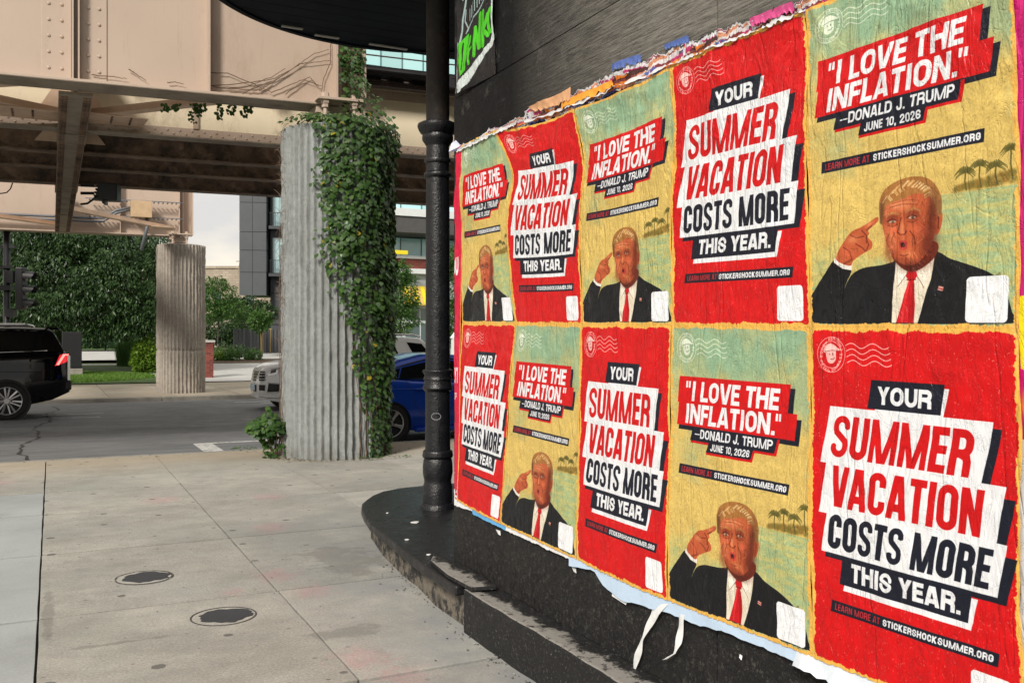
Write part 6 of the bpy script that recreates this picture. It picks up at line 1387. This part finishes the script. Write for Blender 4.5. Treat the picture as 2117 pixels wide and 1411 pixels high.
class Car:
    def __init__(s, name, label, cat, loc, rz, L, W0, sill, top, plan, wheels, R, arch, paint, roof, belt_w=.90, roof_w=.74, ends=(.0, .0)):
        s.root = thing(name, label, cat, loc, rz); s.L, s.W0, s.sill, s.top, s.plan, s.roof = L, W0, sill, top, plan, roof; s.bw, s.rw = belt_w, roof_w; s.paint = paint
        xs = sorted(set([round(i*L/60, 4) for i in range(61)]+[round(w+arch*math.cos(a*math.pi/14), 4) for w in wheels for a in range(15)]+[.02, .05, .09, L-.02, L-.05, L-.09]+[round(w+q*(arch+.001), 4) for w in wheels for q in (-1, 1)]))
        NR = 12; mb = MB(); rings = []
        for x in xs:
            zb = ip(x, sill); zt_ = ip(x, top); za = zb
            for w in wheels:
                if abs(x-w) < arch: za = max(zb, R+math.sqrt(arch**2-(x-w)**2))
            ring = []
            for i in range(NR+1):
                z = za+(zt_-za)*i/NR; ring.append((x, -s.hw(x, z), z))
            hw = s.hw(x, zt_)
            for q, dz in ((.93, .022), (.75, .04), (.4, .055), (0, .06)): ring.append((x, -hw*q, zt_+dz))
            ring += [(x, -y, z) for x, y, z in reversed(ring[:-1])]
            rings.append(ring)
        n = len(rings[0]); vs = [p for r_ in rings for p in r_]
        fs = [(j*n+i, (j+1)*n+i, (j+1)*n+i+1, j*n+i+1) for j in range(len(rings)-1) for i in range(n-1)]
        fs += [(j*n+n-1, (j+1)*n+n-1, (j+1)*n, j*n) for j in range(len(rings)-1)]
        fs += [tuple(range(n)), tuple(reversed(range((len(rings)-1)*n, len(rings)*n)))]
        mb.add(vs, fs); s.body = mb.build('body', paint, s.root, angle=40)
        # cabin
        xs = [roof[0][0]+(roof[-1][0]-roof[0][0])*i/50 for i in range(51)]; mb = MB(); rings = []
        for x in xs:
            zb = ip(x, top)+.0; zr = max(ip(x, roof), zb+.004); ring = []
            for i in range(7): q = i/6; z = zb+(zr-zb-.0)*q; ring.append((x, -s.cw(x, z), z))
            hw = s.cw(x, zr)
            f = min(1, (zr-zb)/.25)
            for q, dz in ((.955, .028), (.86, .045), (.6, .06), (.3, .068), (0, .07)): ring.append((x, -hw*q, zr+dz*f))
            ring += [(x, -y, z) for x, y, z in reversed(ring[:-1])]; rings.append(ring)
        n = len(rings[0]); vs = [p for r_ in rings for p in r_]; fs = [(j*n+i, (j+1)*n+i, (j+1)*n+i+1, j*n+i+1) for j in range(len(rings)-1) for i in range(n-1)]+[tuple(range(n)), tuple(reversed(range((len(rings)-1)*n, len(rings)*n)))]
        mb.add(vs, fs).build('cabin', paint, s.root, angle=40)
        for w in wheels:
            MB().lathe([(arch+.01, -s.W0*.6), (arch+.01, -s.W0+.06)], 28, c=(w, 0, R), axis='y').build('wheel_well', M_PLA, s.root); MB().lathe([(arch+.01, s.W0*.6), (arch+.01, s.W0-.06)], 28, c=(w, 0, R), axis='y').build('wheel_well', M_PLA, s.root)
    def plan_w(s, x): return s.W0*ip(x, s.plan)
    def hw(s, x, z):
        zb = ip(x, s.sill); zt_ = ip(x, s.top); t = min(1, max(0, (z-zb)/(zt_-zb))); return s.plan_w(x)*ip(t, GS)
    def cw(s, x, z):
        zb = ip(x, s.top); zm = max(q[1] for q in s.roof); return s.plan_w(x)*(s.bw+(s.rw-s.bw)*min(1, max(0, (z-zb)/(zm-zb))))
    def patch(s, name, c4, mat, off=.008, cabin=False, parent=None, side=-1, n=8, smooth=True):
        (a, b, c, d) = c4; vs = []
        for j in range(n+1):
            for i in range(n+1):
                u, v = i/n, j/n; x = (a[0]*(1-u)+b[0]*u)*(1-v)+(d[0]*(1-u)+c[0]*u)*v; z = (a[1]*(1-u)+b[1]*u)*(1-v)+(d[1]*(1-u)+c[1]*u)*v
                y = (s.cw if cabin else s.hw)(x, z)+off; vs.append((x, side*y, z))
        fs = [(j*(n+1)+i, j*(n+1)+i+1, (j+1)*(n+1)+i+1, (j+1)*(n+1)+i) for j in range(n) for i in range(n)]
        return MB().add(vs, fs).build(name, mat, parent or s.root, smooth=smooth)
    def line(s, name, pts, r, mat, off=.0, cabin=False):
        m = MB(); P = []
        for k in range(len(pts)-1):
            for q in range(6): t = q/6; x = pts[k][0]*(1-t)+pts[k+1][0]*t; z = pts[k][1]*(1-t)+pts[k+1][1]*t; P.append((x, -(s.cw if cabin else s.hw)(x, z)-off, z))
        x, z = pts[-1]; P.append((x, -(s.cw if cabin else s.hw)(x, z)-off, z)); m.tube(P, r, 6); return m.build(name, mat, s.root, smooth=True)
    def glass_over(s, name, x0, x1, f=.93, off=.012):
        """front or rear screen following the cabin line"""
        vs = []; n = 10
        for j in range(n+1):
            x = x0+(x1-x0)*j/n; z = ip(x, s.roof); hw = s.cw(x, z)*f; ff = min(1, (z-ip(x, s.top))/.25)
            for q, dz in ((-1, .02), (-.6, .06), (0, .07), (.6, .06), (1, .02)): vs.append((x, hw*q, z+dz*ff+off))
        return MB().add(vs, [(j*5+i, j*5+i+1, (j+1)*5+i+1, (j+1)*5+i) for j in range(n) for i in range(4)]).build(name, M_CGL, s.root, smooth=True)
    def wheel(s, x, R, side, spokes, style):
        y = side*(s.W0-.02); w = inst('wheel', MB().lathe([(R*.70, -.02), (R*.72, .0), (R*.93, .012), (R, -.02), (R+.002, -.08), (R, -.18), (R*.93, -.22), (R*.7, -.2)], 44, axis='y').mesh('tyre', M_TYRE, angle=40), s.root, (x, y, R), (0, 0, 0 if side < 0 else math.pi))
        # local: outward is -y
        w.data.transform(Matrix.Scale(-1, 4, (0, 1, 0))); w.data.flip_normals()
        rim = MB().lathe([(R*.73, .005), (R*.73, -.006), (R*.69, .0), (R*.67, .05), (R*.66, .12)], 44, axis='y'); rim.f = rim.f[:-2]; rm = rim.mesh('rim', M_ALU, True); inst('rim', rm, w)
        MB().lathe([(R*.66, .09), (R*.66, .1)], 32, axis='y').build('brake_disc', M_PLA, w)
        MB().lathe([(R*.17, -.0), (R*.15, .0), (R*.15, .06)], 20, axis='y').build('hub', M_ALU, w)
        for k in range(spokes):
            a = 2*math.pi*(k+.25)/spokes; M = Matrix.Rotation(a, 4, 'Y'); m = MB()
            if style == 5: P2 = [(R*.10, -R*.085), (R*.45, -R*.065), (R*.70, -R*.12), (R*.70, R*.12), (R*.45, R*.065), (R*.10, R*.085)]; D = ((P2, .0, .03),)
            else: D = (([(R*.12, -R*.07), (R*.70, -R*.19), (R*.70, -R*.10), (R*.16, -R*.0)], .0, .03), ([(R*.12, R*.07), (R*.16, R*.0), (R*.70, R*.04), (R*.70, R*.15)], .0, .03))
            for P2, y0, y1 in D:
                n = len(P2); vs = [M @ Vector((px, y0+.008*(i in (0, n-1)), pz)) for i, (px, pz) in enumerate(P2)]+[M @ Vector((px, y1, pz)) for px, pz in P2]; m.add(vs, [tuple(range(n)), tuple(reversed(range(n, 2*n)))]+[(i, n+i, n+(i+1) % n, (i+1) % n) for i in range(n)])
            m.build('spoke', M_ALU if style == 5 else M_ALU, w, bevel=.004)
        for k in range(5): a = 2*math.pi*k/5; MB().lathe([(.014, 0), (.014, .02)], 8, c=(math.cos(a)*R*.22, -.006, math.sin(a)*R*.22), axis='y').build('lug_nut', M_TRIM, w)
        return w
ZR = -.12
# the black suv: x 0 front .. 5.4 rear
LN = 5.42
blk = Car('parked_car', 'glossy black suv with lit red tail light driving off to the left', 'suv', (.36-LN, 23.86, ZR), 0, LN, 1.0,
    [(0, .34), (.5, .26), (LN-1.0, .28), (LN-.35, .42), (LN, .58)], [(0, .85), (.1, 1.05), (.5, 1.18), (1.5, 1.25), (1.9, 1.33), (LN-.6, 1.50), (LN-.25, 1.50), (LN-.1, 1.47), (LN-.04, 1.40), (LN, .95)],
    [(0, .70), (.25, .88), (.8, .98), (1.3, 1), (LN-.9, 1), (LN-.4, .97), (LN-.12, .91), (LN, .80)], (1.05, LN-1.24), .42, .475, P_BLK,
    [(1.5, 1.25), (1.7, 1.4), (2.45, 1.92), (3.0, 1.99), (LN-1.0, 1.99), (LN-.42, 1.97), (LN-.33, 1.93), (LN-.12, 1.50)], .93, .80)
blk.root.name = 'suv'
xr = LN
blk.patch('rear_side_window', [(xr-1.95, 1.50), (xr-.47, 1.52), (xr-.66, 1.93), (xr-1.95, 1.93)], M_CGL, cabin=True)
blk.patch('side_window', [(2.35, 1.44), (xr-2.05, 1.50), (xr-2.05, 1.93), (2.6, 1.90)], M_CGL, cabin=True)
blk.line('window_trim', [(2.0, 1.40), (xr-.45, 1.515)], .013, M_CHR, .012, False); blk.glass_over('rear_window', xr-.34, xr-.15)
blk.patch('tail_light', [(xr-.30, 1.17), (xr-.03, 1.27), (xr-.02, 1.44), (xr-.20, 1.42)], M_TAIL, .012)
m_ = blk.patch('light_bar', [(xr-.27, 1.20), (xr-.22, 1.19), (xr-.09, 1.41), (xr-.14, 1.42)], M_TAILH, .018, n=4)
blk.patch('light_bar', [(xr-.14, 1.405), (xr-.02, 1.41), (xr-.02, 1.435), (xr-.14, 1.43)], M_TAILH, .018, n=4)
blk.line('door_seam', [(xr-2.0, .42), (xr-2.02, 1.45)], .005, M_PLA, -.002); blk.line('body_crease', [(xr-3.6, 1.02), (xr-1.4, 1.06), (xr-.5, 1.04)], .006, P_BLK, .0)
blk.line('sill_trim', [(1.7, .33), (xr-1.75, .34)], .02, M_CHR, .0)
m = MB(); zr_ = 2.06; m.tube([(1.9+.6, -.80, zr_-.06), (2.7, -.80, zr_+.02), (xr-.9, -.80, zr_+.035), (xr-.72, -.79, zr_)], .028, 8); m.build('roof_rail', M_CHR, blk.root, smooth=True); m = MB(); m.tube([(2.5, .80, zr_-.06), (2.7, .80, zr_+.02), (xr-.9, .80, zr_+.035), (xr-.72, .79, zr_)], .028, 8); m.build('roof_rail', M_CHR, blk.root, smooth=True)
MB().prism([(xr-.50, -.74), (xr-.21, -.66), (xr-.17, 0), (xr-.21, .66), (xr-.50, .74)], 1.985, 2.035).build('spoiler', P_BLK, blk.root, bevel=.015)
blk.patch('fuel_door', [(xr-1.35, 1.14), (xr-1.15, 1.14), (xr-1.15, 1.30), (xr-1.35, 1.30)], P_BLK, .006)
MB().box((xr-.10, -.86, .62), (xr+.04, .86, .84)).build('rear_bumper', M_PLA, blk.root, bevel=.04)
m = MB(); m.box((xr-.04, -.84, .85), (xr+.012, -.80, 1.40)); m.build('reflector_trim', M_CHR, blk.root)
for sd_ in (-1, 1):
    for wx in (1.05, LN-1.24): blk.wheel(wx, .42, sd_, 7, 7)
# the blue sedan: local x 0 front .. L rear, turned round so its rear is on the left
LB = 4.6; RBX = 5.12
blu = Car('blue_car', 'blue sedan with five-spoke alloy wheels behind the ivy column', 'car', (RBX-.95+LB, 14.80+.9, ZR), math.pi, LB, .9,
    [(0, .24), (.4, .18), (LB-.9, .20), (LB-.3, .26), (LB, .42)], [(0, .62), (.08, .76), (.6, .86), (1.3, .93), (1.6, .98), (3.2, 1.06), (3.9, 1.12), (LB-.1, 1.10), (LB, .75)],
    [(0, .66), (.3, .87), (.9, .98), (1.4, 1), (LB-.8, 1), (LB-.3, .94), (LB, .78)], (.92, LB-.95), .33, .375, P_BLU,
    [(1.15, .93), (1.4, 1.04), (2.0, 1.36), (2.5, 1.455), (3.0, 1.45), (3.4, 1.36), (3.75, 1.24), (4.1, 1.12)], .93, .72)
blu.root.name = 'car'
# the side facing the viewer is local +y
for k, c4 in enumerate(([(1.95, 1.04), (2.62, 1.055), (2.62, 1.40), (2.15, 1.34)], [(2.70, 1.055), (3.48, 1.085), (3.40, 1.27), (2.70, 1.41)], [(3.50, 1.088), (3.76, 1.12), (3.66, 1.19), (3.43, 1.26)])): blu.patch('side_window', c4, M_CGL, cabin=True, side=1); blu.patch('side_window', c4, M_CGL, cabin=True, side=-1)
blu.glass_over('rear_window', 3.3, 4.05, .86); blu.glass_over('windscreen', 1.3, 2.25, .9)
def bl(name, pts, r_, mat, off=0, cabin=False):
    o = blu.line(name, pts, r_, mat, off, cabin); o.data.transform(Matrix.Scale(-1, 4, (0, 1, 0))); return o
bl('window_seal', [(1.9, 1.03), (3.8, 1.105)], .012, M_TRIM, .008); bl('window_frame', [(2.0, 1.33), (2.5, 1.43), (2.9, 1.42), (3.4, 1.30), (3.8, 1.14)], .012, M_TRIM, .004, True)
bl('door_seam', [(2.66, .3), (2.66, 1.02)], .005, M_PLA, -.002); bl('door_seam', [(3.3, .95), (3.36, 1.07)], .005, M_PLA, -.002); bl('door_seam', [(2.95, .35), (3.2, .62), (3.3, .95)], .005, M_PLA, -.002); bl('door_handle', [(3.0, .90), (3.22, .905)], .016, P_BLU, .02); bl('body_crease', [(1.3, .82), (3.9, .93)], .008, P_BLU, .0); bl('door_handle', [(2.0, .87), (2.2, .875)], .016, P_BLU, .02)
MB().box((1.35, .82, .17), (3.2, .93, .25)).build('side_skirt', P_BLU, blu.root, bevel=.02); MB().box((LB-.32, -.7, 1.1), (LB-.14, .7, 1.13)).build('spoiler', P_BLU, blu.root, bevel=.01)
blu.patch('tail_light', [(LB-.3, .86), (LB-.06, .86), (LB-.06, 1.0), (LB-.35, 1.0)], M_TAIL, .01, side=1)
for sd_ in (-1, 1):
    for wx in (.92, LB-.95): blu.wheel(wx, .33, sd_, 5, 5)
# the white suv, front at the left
LW = 4.85
wht = Car('white_car', 'white suv following the black one, nose showing left of the near column', 'suv', (4.62, 23.85, ZR), 0, LW, .96,
    [(0, .30), (.4, .22), (LW-.8, .25), (LW-.2, .4), (LW, .55)], [(0, .72), (.06, .98), (.2, 1.10), (.7, 1.20), (1.35, 1.25), (1.8, 1.30), (LW-.5, 1.36), (LW-.1, 1.30), (LW, .85)],
    [(0, .55), (.12, .72), (.35, .90), (.8, .99), (1.2, 1), (LW-.8, 1), (LW-.3, .93), (LW, .75)], (.95, LW-1.0), .39, .44, P_WHT,
    [(1.3, 1.25), (1.6, 1.4), (2.2, 1.72), (2.8, 1.80), (3.7, 1.80), (4.25, 1.76), (4.6, 1.40), (4.7, 1.34)], .93, .78)
wht.root.name = 'suv'
for c4 in ([(2.0, 1.34), (2.75, 1.35), (2.75, 1.72), (2.3, 1.68)], [(2.83, 1.35), (3.55, 1.37), (3.40, 1.73), (2.83, 1.73)], [(3.95, 1.40), (4.42, 1.42), (4.22, 1.66), (3.80, 1.70)]): wht.patch('side_window', c4, M_CGL, cabin=True)
wht.glass_over('rear_window', 4.28, 4.58); wht.glass_over('windscreen', 1.45, 2.35)
for y in (-.74, .74): MB().tube([(2.2, y, 1.80), (2.45, y, 1.90), (4.0, y, 1.90), (4.2, y, 1.85)], .025, 8).build('roof_rail', M_CHR, wht.root, smooth=True)
wht.patch('headlight', [(.17, .86), (.42, .92), (.58, 1.10), (.26, 1.04)], M_LAMP, .008); wht.patch('lamp_core', [(.22, .92), (.34, .95), (.36, 1.02), (.24, .99)], M_CGL, .013)
wht.patch('fog_intake', [(.16, .46), (.42, .48), (.45, .66), (.19, .68)], M_PLA, .006); wht.line('intake_trim', [(.15, .44), (.44, .46), (.47, .68), (.18, .70)], .012, M_CHR, .004)
# grille across the nose
def nose(name, z0, z1, f, mat, off):
    vs = []; n = 12
    for j in range(2):
        for i in range(n+1):
            q = -f+2*f*i/n; z = (z0, z1)[j]; y = q*.53; x = .10*(abs(q)**2.2)+.0-off; vs.append((x+(.03 if z > .9 else 0), y, z))
    return MB().add(vs, [(i, i+1, n+2+i, n+1+i) for i in range(n)]).build(name, mat, wht.root)
wht.patch('grille', [(.0, .74), (.11, .74), (.12, .98), (.03, .98)], M_PLA, .006); nose('grille', .72, .97, 1., M_PLA, .015)
for z in (.78, .86, .93): wht.line('grille_bar', [(.005, z), (.06, z), (.13, z)], .014, M_CHR, .012); nose('grille_bar', z-.012, z+.012, 1., M_CHR, .03)
wht.patch('lower_grille', [(.0, .50), (.11, .50), (.12, .64), (.0, .64)], M_PLA, .006); nose('lower_grille', .45, .62, 1., M_PLA, .012)
wht.line('bumper_trim', [(.0, .36), (.2, .34), (.6, .33)], .02, M_CHR, .01)
MB().box((-.06, -.27, .50), (-.045, .27, .64)).build('number_plate', M_PLATE, wht.root); MB().box((1.55, -1.14, 1.22), (1.75, -.92, 1.38)).build('mirror', P_WHT, wht.root, bevel=.03)
for sd_ in (-1, 1):
    for wx in (.95, LW-1.0): wht.wheel(wx, .39, sd_, 5, 5)
